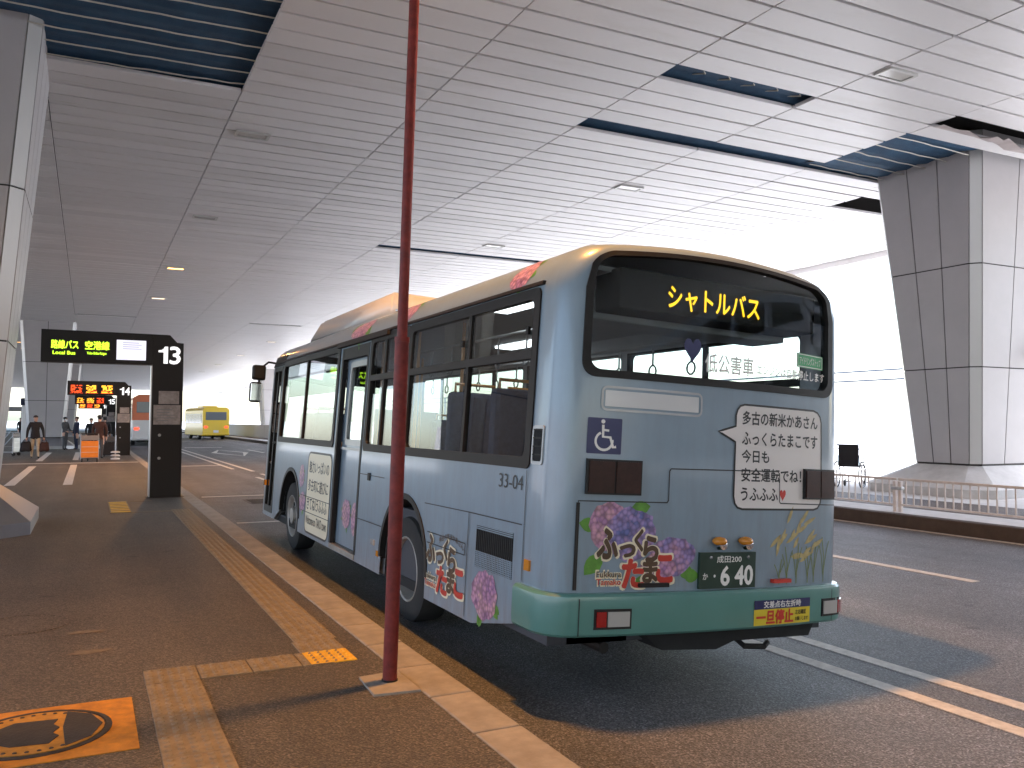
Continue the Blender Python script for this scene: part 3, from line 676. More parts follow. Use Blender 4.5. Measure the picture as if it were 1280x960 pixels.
def inside(u, t, rects): return any(a < u < b and c < t < d for a, b, c, d in rects)
def shell(off, top):
    m = MB(); rows = [r for r in ROWS if r <= top]
    def patch(us, fn, rects, low=None):
        V = []; F = []; n = len(rows)
        for u in us:
            zb = low(u) if low else .30
            for t in rows:
                tt = t
                if t < 1.1 and low: tt = zb + (t - .30) * (1.02 - zb) / (1.02 - .30) if t <= 1.02 else t
                V.append(fn(u, tt, off))
        for i in range(len(us) - 1):
            for j in range(n - 1):
                um, tm = (us[i] + us[i + 1]) / 2, (rows[j] + rows[j + 1]) / 2
                if inside(um, tm, rects): continue
                F.append((i * n + j, i * n + j + 1, (i + 1) * n + j + 1, (i + 1) * n + j))
        m.add(V, F)
    cor = [RC * (1 - math.cos(R(a))) for a in (0, 12, 24, 36, 48, 60, 72, 84)]
    end = sorted(set(cor + [W - c for c in cor] + [.175, 2.105, .16, 2.12] + [.25 + .178 * i for i in range(11)]))
    patch(end, rear, BWIN, lambda u: .445); patch(end, front, FWIN)
    ys = {RC, LEN - RC, .36, 1.5}
    for rects in (LWIN, LDOOR, RWIN):
        for r in rects: ys |= {r[0], r[1]}
    for c in WY: ys |= {round(c - .56 * math.cos(math.pi * i / 16), 4) for i in range(17)}
    ys |= {.6, .8, 1.05}
    ys = sorted(y for y in ys if RC - 1e-6 <= y <= LEN - RC + 1e-6)
    patch(ys, left, LWIN + LDOOR, lambda u: skirt(u, 0)); patch(ys, right, RWIN, lambda u: skirt(u, 1))
    return m
body = shell(0, 2.80)
# roof skin closes the top ring
V = []; F = []; nx = 14
prof = [(p, front(p, 2.80)) for p in [W * i / nx for i in range(nx + 1)]]
for i in range(nx + 1):
    a = rear(W * i / nx, 2.80); b = front(W * i / nx, 2.80); h = W * i / nx; k = .46 + (W - .92) * i / nx
    for s in range(9):
        f = s / 8; V.append(((a[0] + (b[0] - a[0]) * f) if s in (0, 8) else k, a[1] + (b[1] - a[1]) * f, max(a[2], 2.395 + .02 * math.sin(math.pi * i / nx))))
F = [(i * 9 + s, i * 9 + s + 1, (i + 1) * 9 + s + 1, (i + 1) * 9 + s) for i in range(nx) for s in range(8)]
body.add(V, F)
body.build('body_shell', 'bus_blue', bus, smooth=True, merge=True, ang=30)
shell(-.05, 2.64).build('inner_lining', 'interior_grey', bus, smooth=True, merge=True)
MB().box(.12, W - .12, .12, LEN - .12, 2.60 - .4, 2.63 - .4).build('inner_ceiling', 'interior_grey', bus)
MB().box(.06, W - .06, 1.3, LEN - .1, .28 - .4, .36 - .4).build('under_floor', 'black_matte', bus)
MB().box(.07, W - .07, .12, 3.4, .36 - .4, .92 - .4).build('rear_platform', 'interior_dark', bus)

# --- window frames and panes, left side
def window(fn, u0, u1, v0, v1, divs=(), bar=None, name='side_window', gl='bus_glass'):
    m = MB()
    P = rrect(u0 - .055, u1 + .055, v0 - .05, v1 + .05, .05, 4); Q = rrect(u0 + .02, u1 - .02, v0 + .02, v1 - .02, .05, 4)
    frame_ring(m, P, Q, fn, .012, .05)
    w = m.build(name, 'brown_frame', bus)
    cuts = [u0] + list(divs) + [u1]
    for d in divs: pane(mm := MB(), d - .022, d + .022, v0 + .01, v1 - .01, fn, .010, .035); mm.build('mullion', 'brown_frame', w)
    if bar: pane(mm := MB(), u0 + .01, u1 - .01, bar - .028, bar + .028, fn, .013, .04); mm.build('sash_bar', 'brown_frame', w)
    rows = [(v0, v1)] if not bar else [(v0, bar), (bar, v1)]
    for a, b in zip(cuts, cuts[1:]):
        for c, d in rows: pane(mm := MB(), a + .003, b - .003, c + .003, d - .003, fn, -.008 if d < v1 or not bar else -.001, .006, 1, 4); mm.build('pane', gl, w)
    return w
wa = window(left, .36, 2.60, 1.42, 2.44, (1.36,), 2.075)
for x in (.42, 1.45): pane(mm := MB(), x, x + .03, 2.2, 2.25, left, .022, .02); mm.build('latch', 'black_trim', wa)
window(left, 2.70, 3.72, 1.42, 2.44, (3.3,), 2.075)
window(left, 4.96, 7.84, 1.42, 2.44, (6.45,), None)
for a, b, c, d in RWIN: window(right, a, b, c, d, ((a + b) / 2,), 2.075 if c > 1.3 else None)
# dark drip rail above the windows
for nm, fn, a, b in (('drip_rail', left, .28, 8.5), ('drip_rail', right, .28, 8.5)):
    m = MB(); pane(m, a, b, 2.50, 2.525, fn, .022, .03, 20, 1); m.build(nm, 'brown_frame', bus)

# --- centre sliding door
dr = MB(); X1 = .05
def leftin(ly, t, off=0): return L3(.055 - off + interp(T_SIDE, t)[0], ly, t)
door = MB(); frame_ring(door, rrect(3.87, 4.79, .37, 2.43, .01, 1), rrect(3.99, 4.62, 1.44, 2.26, .03, 1), leftin, 0, .04)
dob = door.build('centre_door', 'bus_blue', bus)
frame_ring(mm := MB(), rrect(3.965, 4.645, 1.41, 2.29, .05, 3), rrect(4.02, 4.59, 1.47, 2.23, .05, 3), leftin, .008, .02); mm.build('door_window_frame', 'grey_steel', dob)
pane(mm := MB(), 3.99, 4.62, 1.44, 2.26, leftin, -.01); mm.build('door_pane', 'bus_glass', dob)
for u in (3.86, 4.80): pane(mm := MB(), u - .03, u + .03, .36, 2.44, left, .004, .05, 1, 6); mm.build('door_edge', 'black_trim', dob)
pane(mm := MB(), 3.86, 4.80, 2.32, 2.44, left, .002, .05); mm.build('door_header', 'brown_frame', dob)
pane(mm := MB(), 3.2, 4.95, 2.455, 2.50, left, .045, .06); mm.build('door_track', 'brown_frame', dob)
pane(mm := MB(), 3.86, 4.80, .31, .36, left, .01, .2); mm.build('door_step', 'kerb_concrete', dob)
pane(mm := MB(), 3.93, 4.72, 1.36, 1.385, leftin, .02, .02); mm.build('hand_rail', 'grey_steel', dob)
pane(mm := MB(), 3.48, 3.55, 1.1, 1.17, left, .012, .012); mm.build('door_cock', 'black_trim', dob)
# --- folding front door
fd = MB(); frame_ring(fd, rrect(7.98, 8.56, .36, 2.44, .02, 1), rrect(8.03, 8.51, .45, 2.38, .02, 1), left, .006, .05); fdo = fd.build('front_door', 'black_trim', bus)
pane(mm := MB(), 8.25, 8.29, .4, 2.4, left, .006, .04); mm.build('door_post', 'black_trim', fdo)
for a, b in ((8.03, 8.25), (8.29, 8.51)): pane(mm := MB(), a, b, .45, 2.38, left, -.01, .006, 1, 5); mm.build('door_pane', 'dark_glass', fdo)
pane(mm := MB(), 7.90, 8.7, 2.45, 2.60, left, .014, .03); mm.build('door_fanlight', 'black_trim', fdo)

# --- rear window with its destination display
P = rrect(.128, 2.15, 1.935, 2.682, .09, 6); Q = rrect(.176, 2.10, 1.98, 2.638, .075, 6)
def dens2(P, Q, step):
    A, B = [], []
    for i in range(len(P)):
        j = (i + 1) % len(P); k = max(1, int(math.hypot(P[j][0] - P[i][0], P[j][1] - P[i][1]) / step))
        for s in range(k):
            f = s / k; A.append((P[i][0] + (P[j][0] - P[i][0]) * f, P[i][1] + (P[j][1] - P[i][1]) * f)); B.append((Q[i][0] + (Q[j][0] - Q[i][0]) * f, Q[i][1] + (Q[j][1] - Q[i][1]) * f))
    return A, B
A_, B_ = dens2(P, Q, .12)
m = MB(); frame_ring(m, A_, B_, rear, .012, .06); rw = m.build('rear_window', 'black_trim', bus, smooth=True)
m = MB(); pane(m, .178, 2.102, 1.975, 2.637, rear, -.012, .006, 24, 6); m.build('rear_pane', 'rear_glass', rw, smooth=True)
lb = MB().bbox(.40, 2.0, .02, .30, 2.37 - .4, 2.62 - .4, .012).build('display_box', 'black_matte', rw)
MB().bbox(.40, 2.0, .30, .62, 2.33 - .4, 2.60 - .4, .012).build('display_housing', 'interior_grey', lb)
dsp = lambda u, v: L3(u, .016, v)
lettering('display_lettering', 'シャトルバス', 'led_amber', lb, dsp, .76, 1.50, 2.405, 2.555, .02)
gl = lambda u, v: rear(u, v, -.010)
gl2 = lambda u, v: rear(u, v, -.0085)
lettering('window_lettering', '低公害車', 'ink_white', rw, gl, 1.00, 1.40, 2.02, 2.125, .02)
lettering('window_lettering', 'エンジンは自動停止します', 'ink_white', rw, gl, 1.43, 2.085, 2.035, 2.095, .02)
poly('green_sticker', rrect(1.80, 2.07, 2.115, 2.205, .008, 2), 'ink_green', rw, gl)
stripline(mm := MB(), densify(rrect(1.81, 2.06, 2.122, 2.198, .006, 2), .05), .005, gl2, True); mm.build('sticker_border', 'ink_white', rw)
lettering('sticker_lettering', 'アイドリングストップ', 'ink_white', rw, gl2, 1.83, 2.045, 2.135, 2.185)
# small heart sticker
hp = [(.016 * 16 * math.sin(t) ** 3, .016 * (13 * math.cos(t) - 5 * math.cos(2 * t) - 2 * math.cos(3 * t) - math.cos(4 * t))) for t in [2 * math.pi * i / 28 for i in range(28)]]
poly('heart_sticker', [(.90 + x * .26, 2.14 + y * .30) for x, y in hp], 'navy_print', rw, gl)

# --- rear panel: hatch seams, lamps, prints
d1, d2, d3, d4, d5 = (lambda u, v, k=k: rear(u, v, k) for k in (.002, .0032, .0045, .0058, .0072))
# order the loop: tail sits in the left edge
bub = [(1.25, 1.70), (1.25, 1.77), (1.262, 1.805), (1.285, 1.83), (1.32, 1.84)] + [(1.32 + .064 * i, 1.84) for i in range(1, 11)] + [(2.0, 1.828), (2.028, 1.80), (2.04, 1.76)] + [(2.042, 1.66), (2.043, 1.5), (2.044, 1.36), (2.045, 1.26), (2.035, 1.22), (2.01, 1.19), (1.97, 1.18)] + [(1.97 - .065 * i, 1.18) for i in range(1, 11)] + [(1.28, 1.19), (1.257, 1.215), (1.245, 1.26), (1.247, 1.45), (1.249, 1.60), (1.11, 1.66)]
def fan(name, pts, c, material, parent, fn, rings=6):
    """filled print that follows the curved panel"""
    m = MB(); n = len(pts); V = [fn(*c)]
    for k in range(1, rings + 1): V += [fn(c[0] + (u - c[0]) * k / rings, c[1] + (v - c[1]) * k / rings) for u, v in pts]
    F = [(0, 1 + i, 1 + (i + 1) % n) for i in range(n)]
    for k in range(rings - 1): F += [(1 + k * n + i, 1 + k * n + (i + 1) % n, 1 + (k + 1) * n + (i + 1) % n, 1 + (k + 1) * n + i) for i in range(n)]
    m.add(V, F); return m.build(name, material, parent)
sb = fan('speech_bubble', bub, (1.65, 1.51), 'bubble_print', bus, d2)
stripline(mm := MB(), densify(bub, .03), .013, d3, True); mm.build('bubble_outline', 'ink_black', sb)
for s, u1, v0, v1 in (('多古の新米かあさん', 2.0, 1.715, 1.80), ('ふっくらたまこです', 2.0, 1.585, 1.67), ('今日も', 1.54, 1.475, 1.555), ('安全運転でね！', 1.84, 1.355, 1.44), ('うふふふ', 1.625, 1.235, 1.315)):
    lettering('bubble_lettering', s, 'ink_black', sb, d3, 1.305, u1, v0, v1, .022)
poly('printed_heart', [(1.67 + x * .11, 1.276 + y * .16) for x, y in hp], 'ink_red', sb, d3)
seam = MB()
SE = [(.15, .70), (.15, 1.21), (.74, 1.212), (.75, 1.225), (.75, 1.40), (.76, 1.415), (1.62, 1.425), (1.635, 1.41), (1.64, 1.23), (1.65, 1.22), (2.19, 1.212), (2.19, .70)]
stripline(seam, [p for i in range(len(SE) - 1) for p in [(SE[i][0] + (SE[i + 1][0] - SE[i][0]) * k / 6, SE[i][1] + (SE[i + 1][1] - SE[i][1]) * k / 6) for k in range(6)]] + [SE[-1]], .007, d5)
seam.build('hatch_seam', 'ink_black', bus)
stripline(mm := MB(), [(.15, .70), (.15, 1.20)], .022, d5); mm.build('hatch_hinge', 'black_trim', bus)
def lampbox(u0, u1, v0, v1):
    pane(mm := MB(), u0, u1, v0, v1, rear, .022, .03, 6, 1); o = mm.build('tail_lamp', 'black_gloss', bus)
    h = (u0 + u1) / 2
    for a, b in ((u0 + .012, h - .006), (h + .006, u1 - .012)): pane(mm := MB(), a, b, v0 + .012, v1 - .012, rear, .030, .012, 4, 1); mm.build('lens', 'dark_lens', o)
lampbox(.19, .55, 1.25, 1.455); lampbox(1.86, 2.165, 1.25, 1.45)
# wheelchair sign
wcs = poly('access_sign', rrect(.185, .41, 1.485, 1.695, .006, 2), 'navy_print', bus, d2)
m = MB(); cx_, cy_ = .295, 1.56
stripline(m, [(cx_ + .055 * math.cos(R(a)), cy_ + .052 * math.sin(R(a))) for a in range(115, 371, 15)], .015, d3)
stripline(m, [(.285, 1.655), (.287, 1.585), (.335, 1.583), (.355, 1.525), (.375, 1.53)], .017, d3)
stripline(m, [(.285, 1.625), (.325, 1.622)], .013, d3)
m.add([d3(.284 + .014 * math.cos(k * .785), 1.674 + .013 * math.sin(k * .785)) for k in range(8)], [tuple(range(8))])
m.build('wheelchair_symbol', 'ink_white', wcs)
# grab recess under the window; its white plate paints in a reflection
pane(mm := MB(), .29, .95, 1.765, 1.86, rear, .004, .004, 6, 1); gp = mm.build('recess_reflection', 'coach_white', bus)
stripline(mm := MB(), densify(rrect(.27, .97, 1.745, 1.88, .03, 3), .05), .014, lambda u, v: rear(u, v, .006), True); mm.build('recess_edge', 'grey_steel', gp)
# licence plate
pane(mm := MB(), .985, 1.43, .695, .915, rear, .022, .018, 4, 1); lpl = mm.build('licence_plate', 'plate_green', bus)
pf = lambda u, v: rear(u, v, .0235)
lettering('plate_lettering', '成田200', 'ink_white', lpl, pf, 1.115, 1.31, .852, .895, .01)
lettering('plate_lettering', 'か', 'ink_white', lpl, pf, 1.01, 1.048, .752, .79, .02)
lettering('plate_lettering', '6', 'ink_white', lpl, pf, 1.15, 1.215, .715, .83, .03)
lettering('plate_lettering', '40', 'ink_white', lpl, pf, 1.262, 1.405, .715, .83, .03)
poly('plate_dot', [(1.10 + .009 * math.cos(k), .772 + .01 * math.sin(k)) for k in range(6)], 'ink_white', lpl, pf)
for u in (1.065, 1.36):
    p = rear(u, .885, .026); MB().sphere(p, .012, 5).build('bolt', 'chrome', lpl)
for u in (1.125, 1.335):
    p = rear(u, .985, .0); o = MB().sphere((p[0], p[1] - .03, p[2]), (.05, .045, .028), 7).build('plate_lamp', 'amber_lens', bus, smooth=True)
    MB().lathe([(.035, .0), (.03, -.035), (.012, -.04)], 'y', (p[0] + .012, p[1] - .02, p[2] - .022), 12).build('lamp_socket', 'chrome', o, smooth=True)
for u0, u1 in ((.56, .76), (1.58, 1.74)):
    pane(mm := MB(), u0, u1, .715, .738, rear, .035, .03, 3, 1); mm.build('hatch_handle', 'ink_red' if u0 > 1 else 'black_trim', bus)
# hydrangea print and the name lettering over it
def blob(cu, cv, ru, rv, n, seed, amp=.1):
    r = random.Random(seed); return [(cu + ru * (1 + r.uniform(-amp, amp)) * math.cos(2 * math.pi * i / n), cv + rv * (1 + r.uniform(-amp, amp)) * math.sin(2 * math.pi * i / n)) for i in range(n)]
def leafp(cu, cv, l, w, a): return [(cu + (x * math.cos(a) - y * math.sin(a)), cv + (x * math.sin(a) + y * math.cos(a))) for x, y in [(l * t, w * math.sin(math.pi * min(1, t * .9 + .05)) * s * (1 - .3 * t)) for s, tt in ((1, (0, .2, .4, .6, .8, 1)), (-1, (.8, .6, .4, .2))) for t in tt]]
for cu, cv, l, w, a in ((.28, 1.06, .12, .05, 2.9), (.32, .90, .16, .06, 3.9), (.50, 1.17, .13, .05, .1), (.60, .82, .15, .06, .2), (.84, .83, .14, .05, -.5), (.66, .76, .14, .04, 3.3), (.88, .78, .12, .05, -.1)):
    fan('printed_leaf', leafp(cu, cv, l, w, a), (cu + l * .5 * math.cos(a), cv + l * .5 * math.sin(a)), 'leaf_print', bus, d1, 2)
fan('printed_hydrangea', blob(.36, 1.07, .13, .14, 22, 3), (.36, 1.07), 'petal_pink', bus, d2, 4)
fan('printed_hydrangea', blob(.51, 1.02, .17, .155, 26, 4), (.51, 1.02), 'petal_blue', bus, lambda u, v: rear(u, v, .0038), 4)
fan('printed_hydrangea', blob(.80, .895, .16, .115, 24, 5), (.80, .895), 'petal_blue', bus, d2, 4)
fan('printed_hydrangea', blob(.70, .83, .12, .085, 22, 6), (.70, .83), 'petal_pink', bus, lambda u, v: rear(u, v, .0038), 4)
def logo(fn, k, u, v, w, h):
    """rounded two-line name with pale edge; u,v lower left corner; fn(u,v,off); k = +1 or -1 reading direction"""
    F = lambda o: (lambda a, b: fn(a, b, o))
    X = lambda x: u + k * x * w; Y = lambda y: v + y * h
    for s, x0, x1, y0, y1, c in (('ふ', .02, .28, .50, .98, 'ink_brown'), ('っ', .30, .50, .52, .72, 'ink_brown'), ('く', .48, .60, .62, .98, 'ink_brown'), ('ら', .60, .80, .44, .86, 'ink_brown'),
                                 ('た', .34, .62, .0, .46, 'ink_red'), ('ま', .60, .80, .08, .46, 'ink_brown'), ('こ', .78, 1.0, .08, .52, 'ink_red')):
        lettering('name_edge', s, 'cream_print', bus, F(.0048), X(x0 - .012), X(x1 + .012), Y(y0 - .03), Y(y1 + .03), .055)
        lettering('name_lettering', s, c, bus, F(.0062), X(x0 + .01), X(x1 - .01), Y(y0), Y(y1), .05)
    for s, y0, y1, c in (('Fukkura', .17, .27, 'ink_brown'), ('Tamako', .04, .14, 'ink_red')):
        lettering('name_edge', s, 'cream_print', bus, F(.0048), X(.02), X(.34), Y(y0 - .02), Y(y1 + .02), .05)
        lettering('name_lettering', s, c, bus, F(.0062), X(.03), X(.33), Y(y0), Y(y1), .02)
logo(rear, 1, .27, .715, .53, .34)
# printed rice ears
for i, (u, h) in enumerate(((1.66, .16), (1.73, .24), (1.82, .26), (1.93, .24), (1.99, .27), (2.09, .30))):
    m = MB(); stripline(m, [(u, .70), (u + .005, .70 + h * .5), (u + .02 * (-1) ** i, .70 + h)], .007, d1); stripline(m, [(u, .76), (u + .03, .70 + h * .7), (u + .05, .70 + h * .9)], .006, d1); stripline(m, [(u, .74), (u - .025, .70 + h * .6), (u - .045, .70 + h * .8)], .006, d1)
    m.build('printed_stalk', 'stem_print', bus)
rr = random.Random(5)
for i in range(22):
    a = rr.uniform(0, 6.28); rad = rr.uniform(0, 1) ** .5; u, v = 1.82 + .24 * rad * math.cos(a), .985 + .11 * rad * math.sin(a) + .05 * math.sin(7 * rad); an = rr.uniform(.2, 1.2) + (0 if u > 1.8 else .4)
    fan('printed_grain', leafp(u - .04, v - .03, rr.uniform(.08, .15), .016, an), (u - .04 + .05 * math.cos(an), v - .03 + .05 * math.sin(an)), 'rice_print', bus, d1 if i % 2 else d2, 1)

# --- bumper: wraps the tail
path = [(-1, .36), (-1, .30)] + [(RC * (1 - math.cos(R(a))), None) for a in range(0, 91, 10)] + [(.3 + .168 * i, None) for i in range(1, 10)] + [(W - RC * (1 - math.cos(R(a))), None) for a in range(90, -1, -10)] + [(-2, .30), (-2, .36)]
prof = [(-.03, .665), (.0, .685), (.03, .683), (.046, .668), (.05, .64), (.05, .50), (.045, .455), (.03, .44), (-.03, .44)]
def bp(s, o):
    if s[0] == -1: return (-o, s[1])
    if s[0] == -2: return (W + o, s[1])
    p = rear_raw(s[0], .6, o); return (p[0], p[1])
V = []; n = len(prof)
for s in path:
    for o, z in prof: q = bp(s, o); V.append(L3(q[0], q[1], z))
bm_ = MB().add(V, [(i * n + j, i * n + (j + 1) % n, (i + 1) * n + (j + 1) % n, (i + 1) * n + j) for i in range(len(path) - 1) for j in range(n)])
bm_.add(V[:n], [tuple(range(n))]); bm_.add(V[-n:], [tuple(range(n))])
bmp = bm_.build('rear_bumper', 'bumper_teal', bus, smooth=True, ang=35)
for u in (.165, 2.12): stripline(mm := MB(), [(u, .45), (u, .55), (u, .66)], .006, lambda a, b: rear(a, b, .0525)); mm.build('bumper_joint', 'ink_black', bmp)
for sgn, u0, u1 in ((1, .26, .50), (-1, 2.02, 2.25)):
    pane(mm := MB(), u0, u1, .485, .60, rear, .053, .01, 4, 1); rc = mm.build('lamp_recess', 'black_trim', bmp)
    a, b = (u0 + .015, u0 + .075) if sgn > 0 else (u1 - .075, u1 - .015)
    pane(mm := MB(), a, b, .50, .585, rear, .060, .014, 2, 1); mm.build('red_lens', 'red_lens', rc)
    a, b = (u0 + .085, u1 - .015) if sgn > 0 else (u0 + .015, u1 - .085)
    pane(mm := MB(), a, b, .50, .585, rear, .060, .014, 2, 1); mm.build('clear_lens', 'clear_lens', rc)
st = lambda k: (lambda u, v: rear(u, v, k))
fan('warning_sticker', densify([(1.40, .46), (1.90, .46), (1.90, .615), (1.40, .615)], .08), (1.65, .54), 'yellow_print', bmp, st(.0525), 2)
fan('sticker_band', densify([(1.40, .56), (1.90, .56), (1.90, .616), (1.40, .616)], .08), (1.65, .588), 'navy_print', bmp, st(.0535), 2)
lettering('sticker_lettering', '交差点右左折時', 'ink_white', bmp, st(.055), 1.48, 1.81, .568, .61, .02)
lettering('sticker_lettering', '一旦停止', 'ink_red', bmp, st(.055), 1.42, 1.74, .468, .552, .04)
lettering('sticker_lettering', '左右確認', 'ink_black', bmp, st(.055), 1.76, 1.86, .515, .545, .02)
lettering('sticker_lettering', 'お願いします', 'ink_black', bmp, st(.055), 1.76, 1.88, .475, .50, .02)
# black under-run and towing gear
MB().prism([(.62, .45), (.80, .32), (1.22, .30), (1.36, .345), (2.0, .345), (2.06, .46)], -.02, .22, lambda u, v, w: L3(u, w + .02, v)).build('under_run_guard', 'black_matte', bus)
MB().box(.20, .62, .12, .5, .36 - .4, .47 - .4).build('under_box', 'black_matte', bus)
MB().tube([L3(1.42, .05, .345), L3(1.42, -.03, .315), L3(1.56, -.06, .312), L3(1.62, -.02, .325)], .018, 7).build('towing_hook', 'black_trim', bus)
MB().tube([L3(.45, .4, .33), L3(.45, .1, .33)], .035, 10).build('exhaust_pipe', 'black_trim', bus)

# --- left flank prints and fittings
e1, e2, e3, e4 = (lambda a, b, k=k: left(a, b, k) for k in (.002, .0032, .0045, .0062))
sp = rrect(4.90, 5.98, .35, 1.285, .10, 5)
so_ = poly('message_panel', sp, 'cream_print', bus, e2); stripline(mm := MB(), sp, .022, e3, True); mm.build('panel_outline', 'ink_black', so_)
for s, a, b, v0, v1 in (('魅力いっぱいの', 5.90, 4.99, 1.05, 1.19), ('多古町に遊びに', 5.90, 4.99, .835, .975), ('きてね！', 5.92, 5.48, .62, .76), ('うふふふ', 5.46, 4.99, .625, .755), ('Welcome to TAKO town', 5.93, 4.97, .45, .55)):
    lettering('panel_lettering', s, 'ink_black', so_, e3, a, b, v0, v1, .012)
m = MB()
for pts in ([(.36, 1.03), (1.16, 1.03), (2.02, 1.02)], [(1.16, .32), (1.16, 1.03)], [(1.2, .81), (1.93, .81)], [(1.2, .73), (1.93, .73)], [(1.2, .73), (1.2, .81)], [(3.05, 1.15), (3.84, 1.15)], [(4.86, .76), (6.3, .76)], [(4.86, .58), (6.2, .58)], [(3.06, .72), (3.84, .72)]):
    m = MB(); stripline(m, pts, .008, e4); m.build('panel_seam', 'ink_black', bus)
m = MB(); stripline(m, [(.335, .70), (.335, 1.36)], .007, e4); m.build('corner_seam', 'ink_black', bus)
# engine grille
pane(mm := MB(), .475, 1.03, .68, .965, left, .001, .004); gr_ = mm.build('engine_grille', 'black_matte', bus)
for i in range(20): pane(mm := MB(), .48 + .0278 * i, .488 + .0278 * i, .79, .93, left, .006, .006); mm.build('grille_slat', 'black_trim', gr_)
mm = MB()
for i in range(9): pane(mm, .477, 1.028, .684 + .0125 * i, .690 + .0125 * i, left, .0065, .006)
for i in range(3): pane(mm, .477, 1.028, .934 + .012 * i, .941 + .012 * i, left, .0065, .006)
for i in range(24): pane(mm, .48 + .0235 * i, .487 + .0235 * i, .682, .79, left, .0060, .004)
tag(mm.build('grille_mesh', 'bus_blue', gr_), kind='stuff')
# small louvre on the rear corner pillar
cl = lambda a, b, o=0: rear(a, b, o)
def cpt(a, b, o=0):     # arc position a (0..1) round the left rear corner
    return left(RC + .10 - a * .16, b, o) if a < .625 else rear(RC * (1 - math.cos((a - .625) / .375 * .55)), b, o)
frame_ring(mm := MB(), rrect(.150, .292, 1.40, 1.635, .025, 3), rrect(.166, .276, 1.42, 1.615, .015, 3), lambda u, v, o: left(u, v, o), .008, .012); lv = mm.build('pillar_louvre', 'grey_steel', bus)
pane(mm := MB(), .163, .279, 1.415, 1.62, left, .0025, .002); mm.build('louvre_back', 'black_matte', lv)
for i in range(4): pane(mm := MB(), .166, .276, 1.455 + .05 * i, 1.463 + .05 * i, left, .010, .008); mm.build('louvre_blade', 'black_trim', lv)
lettering('fleet_number', '33-04', 'ink_black', bus, e2, .72, .38, 1.235, 1.325, .0)
pane(mm := MB(), .235, .30, .77, .835, left, .014, .014); mm.build('side_marker', 'amber_lens', bus)
pane(mm := MB(), 3.1, 3.16, .45, .50, left, .012, .012); mm.build('side_marker', 'amber_lens', bus)
pane(mm := MB(), 3.24, 3.33, .53, .58, left, .012, .012); mm.build('flank_glint', 'clear_lens', bus)  # pale pane put in for a small bright reflection, not a lamp
def flower(fn, cu, cv, ru, rv, seed, petal='petal_pink'):
    r = random.Random(seed)
    for i in range(4):
        a = r.choice((-.4, .3, 2.7, 3.5, -1.2, -1.9)) + r.uniform(-.2, .2); l = max(ru, rv) * .75
        c = (cu + ru * .72 * math.cos(a), cv + rv * .8 * math.sin(a)); fan('printed_leaf', leafp(c[0], c[1], l * .7, l * .22, a), (c[0] + l * .35 * math.cos(a), c[1] + l * .35 * math.sin(a)), 'leaf_print', bus, lambda u, v: fn(u, v, .002), 2)
    fan('printed_hydrangea', blob(cu, cv, ru, rv, 24, seed), (cu, cv), petal, bus, lambda u, v: fn(u, v, .0034), 4)
flower(left, .85, .52, .20, .155, 11); flower(left, 6.28, .98, .13, .14, 12); flower(left, 6.18, .68, .15, .12, 13)
flower(leftin, 4.42, .70, .16, .15, 14); flower(leftin, 4.08, .68, .14, .17, 15)
flower(left, .68, 2.62, .16, .10, 16); flower(left, 2.95, 2.62, .22, .09, 17); flower(left, 4.35, 2.62, .34, .10, 18)
logo(left, -1, 1.95, .40, .76, .40)
lettering('name_lettering', '多古の新米かあさん', 'ink_brown', bus, e4, 1.68, 1.22, .80, .845, .01, arc=.05)
